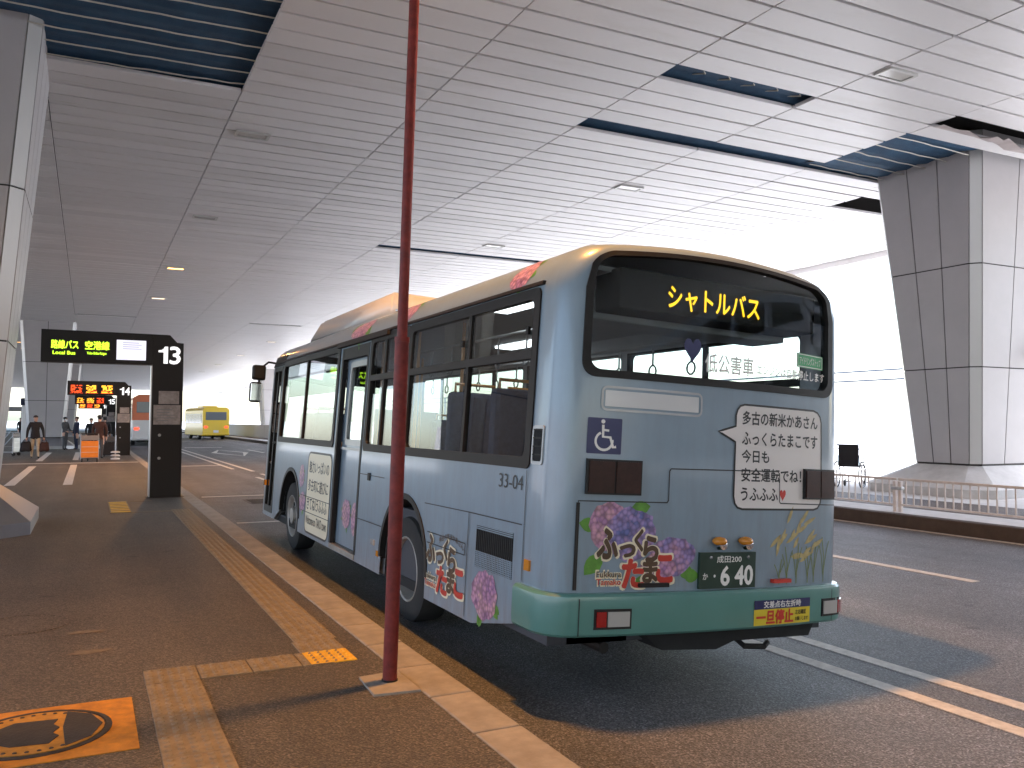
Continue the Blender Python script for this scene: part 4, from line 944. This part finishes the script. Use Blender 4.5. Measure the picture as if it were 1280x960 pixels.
# wheels, arches, housings
for c in WY:
    for sd in (0, 1):
        m = MB(); N = 20; V = []
        for i in range(N + 1):
            a = math.pi * i / N
            for r in (.555, .60):
                for o in (.010, -.03): x = -o if sd == 0 else W + o; V.append(L3(x, c - r * math.cos(a), .46 + r * math.sin(a)))
        F = []
        for i in range(N):
            b = 4 * i; F += [(b, b + 4, b + 6, b + 2), (b, b + 1, b + 5, b + 4), (b + 2, b + 6, b + 7, b + 3)]
        m.add(V, F); m.build('wheel_arch', 'black_trim', bus, smooth=True)
        m = MB(); V = []
        x0, x1 = (.02, .5) if sd == 0 else (W - .5, W - .02)
        for i in range(N + 1):
            a = math.pi * i / N; V += [L3(x0, c - .57 * math.cos(a), .44 + .57 * math.sin(a)), L3(x1, c - .57 * math.cos(a), .44 + .57 * math.sin(a))]
        m.add(V, [(2 * i, 2 * i + 1, 2 * i + 3, 2 * i + 2) for i in range(N)]); inn = [2 * i + (1 if sd == 0 else 0) for i in range(N + 1)]
        m.f.append(tuple(inn)); m.build('wheel_housing', 'black_matte', bus, smooth=True)
        # wheel keeps its tread on the road although the body leans
        xl = .17 if sd == 0 else W - .17
        wz = (.032 + xl * math.sin(ROLL)) / math.cos(ROLL)
        o = bpy.data.objects.new('wheel', None); COL.objects.link(o); o.parent = bus; o.location = (xl, c, wz); o.rotation_euler = (0, -ROLL if sd == 0 else ROLL, 0 if sd == 0 else math.pi)
        t = MB().lathe([(.25, -.12), (.30, -.125), (.38, -.125), (.42, -.11), (.432, -.07), (.432, .07), (.42, .11), (.36, .125), (.25, .12)], 'x', (0, 0, 0), 40, False); t.build('tyre', 'tyre', o, smooth=True)
        deep = c == WY[0]
        k = .02 if deep else -.045
        MB().lathe([(.27, -.12), (.262, -.128), (.25, -.12), (.24, -.06 if deep else -.10), (.225, k - .02), (.14, k), (.11, k - .02 if not deep else -.02), (.10, -.13 if not deep else -.06), (.05, -.14 if not deep else -.07), (1e-6, -.14 if not deep else -.07)], 'x', (0, 0, 0), 32, False).build('rim', 'rim_silver', o, smooth=True, ang=30)
        for q in range(8):
            a = 2 * math.pi * q / 8; MB().lathe([(.032, k - .022), (.03, k - .012), (1e-6, k - .013)], 'x', (-.004, .185 * math.cos(a), .185 * math.sin(a)), 10).build('rim_hole', 'black_matte', o)
            MB().tube([(k - .005, .125 * math.cos(a + .3), .125 * math.sin(a + .3)), (k - .04, .125 * math.cos(a + .3), .125 * math.sin(a + .3))], .012, 6).build('wheel_nut', 'grey_steel', o)
# roof air conditioner
ac = MB(); z0, z1 = 2.78 - .4, 3.06 - .4
ac.add([(.32, 4.2, z0), (1.96, 4.2, z0), (1.96, 7.9, z0), (.32, 7.9, z0), (.38, 4.35, z1), (1.90, 4.35, z1), (1.90, 7.4, z1), (.38, 7.4, z1)], [(0, 3, 2, 1), (4, 5, 6, 7), (0, 1, 5, 4), (1, 2, 6, 5), (2, 3, 7, 6), (3, 0, 4, 7)])
bmx = bmesh.new(); bm2 = ac.mesh('x', 'coach_white'); bmx.from_mesh(bm2); bmesh.ops.bevel(bmx, geom=list(bmx.edges), offset=.035, segments=3, affect='EDGES'); bmx.to_mesh(bm2); bmx.free()
for p in bm2.polygons: p.use_smooth = True
aco = link('air_conditioner', bm2, bus)
for yy in (4.2, 6.4): MB().sphere((.395, yy, 2.84 - .4), .014, 5).build('bolt', 'chrome', aco)
# mirrors at the front left corner
mi = bpy.data.objects.new('mirror_set', None); COL.objects.link(mi); mi.parent = bus
MB().tube([L3(.12, 8.72, 2.52), L3(-.02, 8.92, 2.55), L3(-.12, 9.0, 2.45), L3(-.13, 9.0, 2.0)], .016, 8).build('mirror_arm', 'black_trim', mi)
MB().bbox(-.24, -.04, 8.93, 9.05, 2.27 - .4, 2.50 - .4, .035).build('upper_mirror', 'black_trim', mi)
MB().bbox(-.27, -.09, 8.90, 9.02, 1.93 - .4, 2.24 - .4, .04).build('lower_mirror', 'black_trim', mi)
MB().bbox(-.255, -.105, 8.892, 8.905, 1.955 - .4, 2.215 - .4, .006).build('mirror_glass', 'chrome', mi)
# front of the bus: screen, lamps
m = MB(); pane(m, .165, 2.115, 1.205, 2.545, front, -.01, .006, 16, 6); ws = m.build('windscreen', 'bus_glass', bus)
frame_ring(mm := MB(), *dens2(rrect(.10, 2.18, 1.15, 2.60, .08, 5), rrect(.17, 2.11, 1.21, 2.54, .07, 5), .15), front, .01, .05); mm.build('windscreen_seal', 'black_trim', ws)
for u in (.2, 1.83): pane(mm := MB(), u, u + .25, .62, .80, front, .02, .02); mm.build('headlamp', 'clear_lens', bus)
pane(mm := MB(), 8.5, 8.57, .72, .80, left, .03, .03); mm.build('side_marker', 'amber_lens', bus)
# --- interior
MB().box(.06, W - .06, 3.4, LEN - .15, .36 - .4, .38 - .4).build('floor', 'interior_dark', bus)
def seat(x, y, z, w=.44):
    e = bpy.data.objects.new('seat', None); COL.objects.link(e); e.parent = bus; e.location = (x, y, z - .4)
    MB().bbox(0, w, 0, .44, .32, .44, .04).build('cushion', 'seat_cloth', e); MB().bbox(0, w, -.09, .02, .40, .98, .04).build('backrest', 'seat_cloth', e)
    MB().box(.05, w - .05, .05, .35, 0, .33).build('seat_base', 'interior_dark', e)
    MB().tube([(.05, -.05, .9), (.05, -.05, 1.04), (w - .05, -.05, 1.04), (w - .05, -.05, .9)], .014, 6).build('grab_handle', 'orange_rail', e)
for i in range(5): seat(.10 + .425 * i, .42, .92, .41)
for y in (1.15, 1.95): 
    seat(.10, y, .92); seat(.56, y, .92); seat(1.30, y, .92); seat(1.74, y, .92)
for y in (3.6, 4.5, 5.4): seat(1.70, y, .38)
seat(.14, 5.3, .38); seat(1.55, 7.7, .55); seat(.14, 6.5, .80); seat(.14, 7.25, .80); seat(1.70, 6.4, .80)
MB().bbox(.10, .62, 6.3, 7.6, .38 - .4, .82 - .4, .03).build('wheel_box', 'interior_dark', bus); MB().bbox(1.66, 2.2, 6.3, 7.6, .38 - .4, .82 - .4, .03).build('wheel_box', 'interior_dark', bus)
MB().bbox(.75, 1.05, 8.1, 8.4, .38 - .4, 1.45 - .4, .03).build('fare_box', 'grey_plastic', bus); MB().bbox(.9, 1.75, 8.2, 8.3, 2.25 - .4, 2.55 - .4, .02).build('fare_display', 'black_trim', bus)
MB().bbox(.3, .9, 7.5, 7.56, .8 - .4, 1.62 - .4, .02).build('front_partition', 'interior_dark', bus)
for x, y in ((.62, .95), (.62, 2.9), (1.62, 2.9), (.5, 3.75), (.5, 4.9), (1.6, 5.0), (1.6, 6.6), (.62, 6.6)):
    MB().tube([L3(x, y, .5), L3(x, y, 2.6)], .017, 8).build('grab_pole', 'orange_rail', bus)
for x in (.55, 1.73):
    MB().tube([L3(x, .8, 2.38), L3(x, 7.6, 2.38)], .015, 8).build('hand_rail', 'grey_steel', bus)
    for i in range(12):
        y = 1.0 + .5 * i; MB().tube([L3(x, y, 2.38), L3(x, y, 2.22)], .008, 5).build('strap', 'grey_plastic', bus)
        MB().tube([L3(x, y + .05 * math.cos(a), 2.17 + .05 * math.sin(a)) for a in [2 * math.pi * q / 10 for q in range(11)]], .008, 5).build('strap_ring', 'grey_plastic', bus)
MB().bbox(.42, .62, 1.1, 2.0, 2.575 - .4, 2.60 - .4, .008).build('ceiling_light', 'tube_light', bus)
MB().bbox(1.64, 1.86, 3.4, 4.4, 2.575 - .4, 2.60 - .4, .008).build('ceiling_light', 'tube_light', bus)
MB().box(1.2, 2.15, 7.3, 7.34, .4 - .4, 1.9 - .4).build('driver_partition', 'interior_dark', bus)

# ================================================================== STREET THINGS
# --- red pole
po = thing('red_pole', 'dark red steel pole standing on a concrete footing by the kerb', 'pole', (1.61, 4.81, ZW + .01))
lean = .115 / 4.07
def pp(z): return (lean * z, 0, z)
MB().tube([pp(0), pp(2.0)], .042, 20).build('lower_sleeve', 'pole_red', po, smooth=True)
MB().tube([pp(1.95), pp(6.88)], .031, 18).build('upper_tube', 'pole_red', po, smooth=True)
MB().tube([pp(1.985), pp(2.015)], .045, 20).build('collar', 'pole_red', po, smooth=True)
MB().tube([pp(-.005), pp(.012)], .047, 20).build('foot_ring', 'black_trim', po)

# --- bus stop gantries
def led_rows(m, u0, u1, v0, v1, fn, rnd, cols=10, rows=7, fill=.62):
    du, dv = (u1 - u0) / cols, (v1 - v0) / rows
    for i in range(cols):
        for j in range(rows):
            if rnd.random() < fill: m.add([fn(u0 + du * (i + .02), v0 + dv * (j + .06)), fn(u0 + du * (i + .98), v0 + dv * (j + .06)), fn(u0 + du * (i + .98), v0 + dv * (j + .9)), fn(u0 + du * (i + .02), v0 + dv * (j + .9))], [(0, 1, 2, 3)])
def gantry(y, num, label, kind, seed):
    t = thing('stop_sign', label, 'sign', (0, y, ZW), 0, 'bus stop gantry signs')
    b = MB(); pts = [(1.12, 0), (1.70, 0), (1.70, 3.09), (1.575, 3.10), (1.44, 3.24), (-.83, 3.26), (-.83, 2.63), (1.12, 2.63)]
    b.prism([(-.83, 2.64), (1.12, 2.64), (1.40, 2.64), (1.40, 3.25), (-.83, 3.26)], .0, .30, lambda u, v, w: (u, w, v)); b.build('sign_arm', 'sign_black', t)
    MB().prism([(1.125, 0), (1.70, 0), (1.70, 3.09), (1.575, 3.10), (1.44, 3.245), (1.125, 3.247)], -.02, .36, lambda u, v, w: (u, w, v)).build('sign_post', 'sign_black', t)
    MB().box(1.105, 1.128, -.005, .34, .02, 2.62).build('edge_trim', 'steel', t); MB().bbox(1.06, 1.76, -.06, .42, -.02, .012, .006).build('foot_plate', 'black_trim', t)
    f = lambda u, v: (u, -.026, v); f2 = lambda u, v: (u, -.006, v)
    poly('stop_number', [(1.225 + .2 * a, 2.67 + .34 * b) for a, b in ((.36 / .4, 0), (.36 / .4, 1), (.6, 1), (.5, .88), (.32, .80), (0.02, .77), (.02, .66), (.5, .66), (.5, 0))], 'sign_lit', t, f)
    lettering('stop_number', num[1], 'sign_lit', t, f, 1.445, 1.635, 2.67, 3.01, .02)
    rnd = random.Random(seed)
    if kind == 'green':
        for u0, u1, a, b_ in ((-.66, -.20, '路線バス', 'Local Bus'), (.0, .34, '空港線', 'Yoko-Shiba-Kaigan')):
            lettering('led_lettering', a, 'led_green', t, f2, u0 if a != '空港線' else -.08, u1, 2.90, 3.06, .035)
            lettering('led_lettering', b_, 'led_green', t, f2, (u0 if a != '空港線' else -.08) + .03, u1 - .05, 2.79, 2.855, .025)
        MB().box(.47, 1.0, -.012, .0, 2.72, 3.11).build('lit_panel', 'screen_white', t)
        m = MB(); 
        for k in range(4): m.add([(.58, -.0135, 2.93 + .04 * k), (.92 - .05 * (k % 2), -.0135, 2.93 + .04 * k), (.92 - .05 * (k % 2), -.0135, 2.948 + .04 * k), (.58, -.0135, 2.948 + .04 * k)], [(0, 1, 2, 3)])
        tag(m.build('panel_print', 'screen_print', t), kind='stuff')
    else:
        for q in range(3):
            u0 = -.70 + .60 * q
            m = MB(); led_rows(m, u0, u0 + .42, 2.74, 2.80, f2, rnd, 9, 2, .8); led_rows(m, u0, u0 + .44, 2.84, 3.08, f2, rnd, 8, 5, .62)
            tag(m.build('led_display', ('led_orange', 'led_orange', 'led_red')[(q + seed) % 3], t), kind='stuff')
            m = MB(); led_rows(m, u0, u0 + .42, 2.80, 2.84, f2, rnd, 6, 1, .7); led_rows(m, u0 - .03, u0 + .47, 2.72, 2.735, f2, rnd, 9, 1, .8); tag(m.build('led_display', 'led_red', t), kind='stuff')
    # notices and keyholes on the post
    MB().box(1.25, 1.63, -.032, -.02, 1.86, 2.12).build('notice', 'paper', t); MB().box(1.16, 1.66, -.034, -.02, 1.45, 1.84).build('notice', 'paper', t)
    m = MB()
    for k in range(5): m.box(1.22, 1.22 + .38 * rnd.uniform(.5, 1), -.0352, -.0345, 1.52 + .055 * k, 1.535 + .055 * k)
    tag(m.build('notice_print', 'grey_plastic', t), kind='stuff')
    for z in (1.24, .78): MB().lathe([(.03, -.021), (.03, -.028), (.012, -.034), (1e-6, -.034)], 'y', (1.28, 0, z), 12).build('lock', 'grey_steel', t)
    m = MB().box(1.16, 1.66, -.0225, -.02, .55, 1.40); m.build('service_door', 'black_trim', t)
    return t
gantry(18.3, '13', 'nearest black gantry sign, number 13, with green lit lettering', 'green', 1)
gantry(41.4, '14', 'black gantry sign number 14 with red and orange lettering', 'red', 2)
gantry(64.5, '15', 'black gantry sign number 15 behind sign 14', 'red', 3)
gantry(87.6, '16', 'small far gantry sign number 16 behind sign 15', 'red', 4)

# --- other buses
def far_bus(name, label, L, Wd, H, low, high, x, y, rz, tail, group=None, split=1.5):
    t = thing(name, label, 'bus', (x, y, 0), rz)
    prof = [(0, .35), (Wd, .35), (Wd, H - .28), (Wd - .1, H - .1), (Wd - .3, H), (.3, H), (.1, H - .1), (0, H - .28)]
    lo = MB().bbox(0, Wd, 0, L, .35, split, .06).build('lower_body', low, t)
    MB().prism([(.003, split - .05), (Wd - .003, split - .05), (Wd - .003, H - .28), (Wd - .1, H - .1), (Wd - .3, H), (.3, H), (.1, H - .1), (.003, H - .28)], .004, L - .004, lambda u, v, w: (u, w, v)).build('upper_body', high, t)
    MB().bbox(.25, Wd - .25, -.02, .03, H - 1.15, H - .42, .02).build('rear_window', 'building_glass', t)
    n = 5
    for sx in (-.012, Wd + .012 - .03):
        for i in range(n): MB().box(sx, sx + .03, .5 + (L - .9) / n * i, .42 + (L - .9) / n * (i + 1), split + .02, H - .55).build('side_window', 'building_glass', t)
    for u in (.12, Wd - .42): MB().bbox(u, u + .3, -.03, .02, 1.05, 1.22, .02).build('tail_lamp', tail, t)
    MB().box(Wd / 2 - .22, Wd / 2 + .22, -.03, .01, .62, .84).build('licence_plate', 'coach_white', t)
    MB().bbox(-.02, Wd + .02, -.06, .3, .4, .58, .03).build('rear_bumper', low, t)
    MB().box(.3, Wd - .3, .4, L - .4, .25, .40).build('under_floor', 'black_matte', t)
    for sx in (.14, Wd - .14):
        for yy in (2.2, L - 2.4):
            w = bpy.data.objects.new('wheel', None); COL.objects.link(w); w.parent = t; w.location = (sx, yy, .46)
            MB().lathe([(.26, -.13), (.42, -.13), (.46, -.08), (.46, .08), (.42, .13), (.26, .13)], 'x', (0, 0, 0), 20, False).build('tyre', 'tyre', w, smooth=True)
            MB().lathe([(.27, -.135), (.2, -.10), (.1, -.12), (1e-6, -.12), (1e-6, .12), (.1, .12), (.2, .10), (.27, .135)], 'x', (0, 0, 0), 16).build('rim', 'rim_silver', w, smooth=True)
    MB().bbox(.5, Wd - .5, L * .3, L * .6, H - .02, H + .16, .04).build('roof_unit', high, t)
    return t
yb = far_bus('yellow_bus', 'yellow bus driving off in the far lane', 9.0, 2.3, 2.9, 'bus_yellow', 'bus_yellow', 9.15, 80, R(4), 'tail_red', split=1.45)
far_bus('coach', 'orange and white coach parked behind sign 13', 11.5, 2.5, 3.35, 'coach_white', 'coach_orange', 2.62, 61.5, 0, 'tail_red', split=1.75)

# --- people
def person(label, x, y, rz, top, legs, h=1.72, coat=.88, arms=((.25, -.02, 1.12), (.24, -.06, .86)), stride=.0, hair_long=False, mask=False, arms2=None, z=ZW, hairm='hair', bulk=1.0, group='people waiting on the pavement'):
    s = h / 1.74; J = []; E = []; rad = []
    def v(p, r, par=None):
        J.append(Vector(p)); rad.append(r * bulk if 0.1 < p[2] < 1.47 else r)
        if par is not None: E.append((par, len(J) - 1))
        return len(J) - 1
    pel = v((0, 0, .95), .135); sp_ = v((0, .0, 1.12), .125, pel); ch = v((0, .01, 1.32), .150, sp_); nk = v((0, .01, 1.47), .058, ch); hb = v((0, -.005, 1.56), .072, nk); hm = v((0, -.01, 1.64), .088, hb); v((0, .0, 1.705), .062, hm)
    v((0, -.108, 1.60), .012, hb)
    for sx in (1, -1):
        A = arms if sx > 0 or arms2 is None else arms2
        sh = v((sx * .175, .01, 1.40), .075, ch); el = v((sx * A[0][0], A[0][1], A[0][2]), .052, sh); wr = v((sx * A[1][0], A[1][1], A[1][2]), .034, el)
        d = (J[wr] - J[el]).normalized(); pm_ = v(J[wr] + d * .07, .034, wr)
        for q, ln in enumerate((.055, .07, .075, .065)):
            b = J[pm_] + Vector((0, -.028 + .018 * q, 0)); f1 = v(b + d * .035, .010, pm_); v(b + d * (.035 + ln * .6) + Vector((-sx * .012, 0, 0)), .008, f1)
        th = v(J[wr] + d * .03 + Vector((-sx * .012, -.04, 0)), .011, wr); v(J[th] + d * .035 + Vector((-sx * .004, -.012, 0)), .009, th)
        hp_ = v((sx * .092, 0, .88), .098, pel); kn = v((sx * .098, -stride * sx * .5 - .015, .49), .062, hp_); an = v((sx * .10, -stride * sx + .03, .09 + (.05 if stride * sx < -.05 else 0)), .042, kn); v((sx * .11, -stride * sx - .10, .045 + (.02 if stride * sx < -.05 else 0)), .040, an)
    me = bpy.data.meshes.new('person'); me.from_pydata([tuple(p) for p in J], E, [])
    ob = bpy.data.objects.new('tmp', me); COL.objects.link(ob)
    md = ob.modifiers.new('s', 'SKIN'); md.use_smooth_shade = True; sub = ob.modifiers.new('d', 'SUBSURF'); sub.levels = sub.render_levels = 1
    for i, sv in enumerate(me.skin_vertices[0].data): sv.radius = (rad[i], rad[i] * (.72 if i in (pel, sp_, ch) else 1)); sv.use_root = i == pel
    dg = bpy.context.evaluated_depsgraph_get(); nm = bpy.data.meshes.new_from_object(ob.evaluated_get(dg)); bpy.data.objects.remove(ob)
    for c in nm.vertices: c.co = c.co * s
    nm.materials.clear()
    for k in (top, legs, 'skin', hairm, 'black_trim', 'mask_white'): nm.materials.append(M(k))
    for p in nm.polygons:
        c = p.center / s; wrz = (arms if c.x > 0 or arms2 is None else arms2)[1][2]; wrx = (arms if c.x > 0 or arms2 is None else arms2)[1][0]
        near_hand = abs(abs(c.x) - wrx) < .085 and c.z < wrz + .01 and c.z > wrz - .25 and abs(c.x) > .155
        if c.z > 1.485: i = 3 if (c.z > 1.665 or (c.y > .02 and c.z > (1.40 if hair_long else 1.54))) else (5 if mask and c.z < 1.60 and c.y < -.03 else 2)
        elif near_hand: i = 2
        elif c.z < .10: i = 4
        elif c.z < coat and not (abs(c.x) > .17 and c.z > wrz - .02 and c.z > .6): i = 1
        else: i = 0
        p.material_index = i; p.use_smooth = True
    o = link('person', nm); o.location = (x, y, z); o.rotation_euler = (0, 0, rz); tag(o, label, 'person', group)
    for sx in (1, -1): MB().sphere((sx * .032 * s, -.088 * s, 1.642 * s), .011 * s, 4).build('eye', 'ink_black', o)
    MB().bbox(-.022 * s, .022 * s, -.090 * s, -.075 * s, 1.572 * s, 1.580 * s, .002).build('mouth', 'ink_red', o)
    hm_ = MB().sphere((0, .014 * s, 1.665 * s), (.089 * s, .098 * s, .074 * s), 7); hm_.build('hair', hairm, o, smooth=True)
    return o
person('person in black jacket and beige trousers walking with two dark bags', -1.86, 38.7, R(8), 'cloth_black', 'cloth_beige', 1.74, .80, stride=.16, arms=((.27, .0, 1.13), (.30, -.02, .84)), bulk=1.12)
person('person in grey coat and white face mask facing a companion', -1.04, 49.4, R(60), 'cloth_grey', 'cloth_grey', 1.72, .70, mask=True, arms=((.26, -.04, 1.13), (.2, -.2, 1.0)), bulk=1.15)
person('person in long dark coat standing opposite the masked person', -.52, 49.6, R(-70), 'cloth_navy', 'cloth_navy', 1.74, .62, hairm='cloth_maroon', bulk=1.15)
person('person in maroon jacket waiting behind the orange trolley', .42, 37.6, R(165), 'cloth_maroon', 'cloth_grey', 1.76, .80, bulk=1.25)
person('person with shoulder strap in dark green coat left of the maroon jacket', .15, 47.5, R(10), 'cloth_black', 'cloth_grey', 1.66, .72, bulk=1.1)
person('person in dark coat at the head of the queue near sign 14', .75, 46.5, R(175), 'cloth_black', 'cloth_navy', 1.74, .7, bulk=1.15)
person('small far person in black by the dark shelter at far left', -4.55, 74, R(30), 'cloth_black', 'cloth_navy', 1.72, .8, z=ZW)

def bag(label, x, y, z, sx, sy, sz, material, rz=0):
    t = thing('carrier_bag', label, 'bag', (x, y, z), rz, 'bags carried by the walking person')
    bm = bmesh.new(); bmesh.ops.create_cube(bm, size=1); bmesh.ops.subdivide_edges(bm, edges=bm.edges, cuts=3, use_grid_fill=True)
    for w in bm.verts:
        k = .82 + .25 * (.5 - w.co.z); w.co = Vector((w.co.x * sx * k, w.co.y * sy * (1.0 + .3 * (.25 - w.co.x ** 2)) * k, (w.co.z + .5) * sz - .02 * math.sin(w.co.x * 9)))
    bmesh.ops.bevel(bm, geom=[e for e in bm.edges if e.calc_face_angle(0) > .8], offset=.03, segments=2, affect='EDGES')
    me = bpy.data.meshes.new('bag_body'); bm.to_mesh(me); bm.free(); me.materials.append(M(material))
    for p in me.polygons: p.use_smooth = True
    link('bag_body', me, t)
    MB().tube([(-sx * .3, 0, sz * .95), (-sx * .15, 0, sz * 1.25), (sx * .15, 0, sz * 1.25), (sx * .3, 0, sz * .95)], .012, 6).build('handle', material, t)
bag('black bag hanging from the walking person, left in the photo', -2.18, 38.72, ZW + .30, .40, .22, .38, 'cloth_black')
bag('dark bag hanging from the walking person, right in the photo', -1.54, 38.64, ZW + .30, .36, .2, .36, 'cloth_maroon')

# --- luggage trolleys and cases
def trolley(label, x, y, rz, panel, group):
    t = thing('luggage_trolley', label, 'trolley', (x, y, ZW), rz, group)
    MB().bbox(-.29, .29, -.02, .02, .17, .78, .015).build('front_panel', panel, t); MB().bbox(-.30, .30, -.03, .03, .80, .98, .02).build('basket', 'grey_plastic', t)
    for z in (.36, .56): MB().box(-.27, .27, -.026, -.018, z, z + .012).build('panel_line', 'coach_white', t)
    for sx in (-.29, .29): MB().tube([(sx, .02, .1), (sx, .02, .98), (sx, .12, 1.04), (sx * .9, .85, .16)], .017, 7).build('side_frame', 'grey_steel', t)
    MB().tube([(-.29, .12, 1.04), (.29, .12, 1.04)], .02, 8).build('push_bar', 'black_trim', t)
    MB().bbox(-.27, .27, .03, .9, .14, .17, .01).build('deck', 'grey_steel', t)
    for sx, sy in ((-.25, .0), (.25, .0), (0, .85)):
        w = MB().lathe([(.065, -.02), (.075, -.012), (.075, .012), (.065, .02)], 'x', (sx, sy, .072), 14).build('caster', 'tyre', t); MB().tube([(sx, sy, .07), (sx, sy, .16)], .012, 6).build('fork', 'grey_steel', w)
    return t
trolley('luggage trolley with orange front panel standing before the queue', .08, 34.9, R(4), 'trolley_orange', 'luggage trolleys')
trolley('silver luggage trolley half hidden behind the near left column', -2.75, 42.5, R(70), 'grey_steel', 'luggage trolleys')
sc_ = thing('suitcase', 'black suitcase standing beside sign 14', 'suitcase', (.86, 40.2, ZW), R(5))
MB().bbox(-.28, .28, -.13, .13, .06, .60, .04).build('case_shell', 'cloth_black', sc_)
for sx in (-.2, .2):
    MB().lathe([(.03, -.015), (.035, 0), (.03, .015)], 'x', (sx, 0, .033), 10).build('caster', 'tyre', sc_)
MB().tube([(-.08, .08, .58), (-.08, .08, .95), (.08, .08, .95), (.08, .08, .58)], .009, 6).build('pull_handle', 'grey_steel', sc_)
MB().bbox(-.2, .2, -.1, .1, .61, .85, .05).build('strapped_bag', 'cloth_grey', sc_)
rk = thing('barrier_stand', 'stacked white ringed stand at the foot of sign 14', 'stand', (1.0, 37.2, ZW))
for k in range(3): MB().lathe([(.17, .0), (.17, .035), (.12, .06), (.03, .07)], 'z', (0, 0, .13 * k), 20).build('ring_base', 'coach_white', rk, smooth=True)
MB().tube([(0, 0, 0), (0, 0, .95)], .025, 10).build('stem', 'steel', rk, smooth=True)

# --- wheelchair on the island
wc = thing('wheelchair', 'black wheelchair parked on the island behind the railing', 'wheelchair', (15.35, 13.75, .2), R(-62))
MB().bbox(-.22, .22, -.03, .03, .52, .98, .025).build('backrest', 'cloth_black', wc); MB().bbox(-.22, .22, .0, .42, .47, .52, .02).build('seat', 'cloth_black', wc)
for sx in (-.27, .27):
    w = bpy.data.objects.new('wheel', None); COL.objects.link(w); w.parent = wc; w.location = (sx, .03, .30)
    MB().tube([(0, .29 * math.cos(a), .29 * math.sin(a)) for a in [2 * math.pi * q / 28 for q in range(29)]], .014, 6).build('tyre', 'tyre', w)
    MB().tube([(.03 * (1 if sx > 0 else -1), .255 * math.cos(a), .255 * math.sin(a)) for a in [2 * math.pi * q / 24 for q in range(25)]], .008, 5).build('push_rim', 'chrome', w)
    m = MB()
    for q in range(12): a = math.pi * q / 6; m.tube([(0, 0, 0), (0, .28 * math.cos(a), .28 * math.sin(a))], .006, 4)
    tag(m.build('spokes', 'chrome', w), kind='stuff')
    MB().tube([(sx * .8, -.02, .98), (sx * .8, -.16, .96)], .016, 7).build('push_handle', 'black_trim', wc)
    MB().tube([(sx * .85, -.02, .5), (sx * .85, .0, .72), (sx * .85, .36, .72), (sx * .85, .42, .47), (sx * .8, .58, .14)], .013, 6).build('side_frame', 'chrome', wc)
    MB().lathe([(.07, -.015), (.08, 0), (.07, .015)], 'x', (sx * .8, .5, .08), 12).build('caster', 'tyre', wc)
    MB().bbox(sx * .8 - .09, sx * .8 + .09, .56, .72, .10, .12, .008).build('foot_rest', 'black_trim', wc)

# --- shelter and post far left
sh = thing('shelter', 'dark roofed shelter in daylight at far left', 'shelter', (-6.6, 96, 0))
MB().bbox(-3, 2.4, 0, 4, 2.6, 3.0, .05).build('roof', 'grey_plastic', sh)
for x in (-2.8, -1.0, .7, 2.0): MB().box(x, x + .14, .1, .24, 0, 2.6).build('post', 'black_trim', sh)
for i in range(3): MB().box(-2.6 + 1.75 * i, -1.1 + 1.75 * i, 3.8, 3.85, .3, 2.5).build('glass_panel', 'clear_glass', sh)
MB().box(-2.6, 2, 2.6, 3.1, .42, .5).build('bench', 'grey_steel', sh)
ps = thing('info_post', 'slim pale post with dark round head behind the walking person', 'post', (-3.55, 62, ZW))
MB().bbox(-.22, .22, -.1, .1, 0, 2.5, .03).build('shaft', 'coach_white', ps); MB().bbox(-.30, .25, -.14, .14, 2.48, 2.95, .08).build('head', 'cloth_navy', ps)
# clear up the scratch data
for me in [m for m in bpy.data.meshes if m.users == 0]: bpy.data.meshes.remove(me)
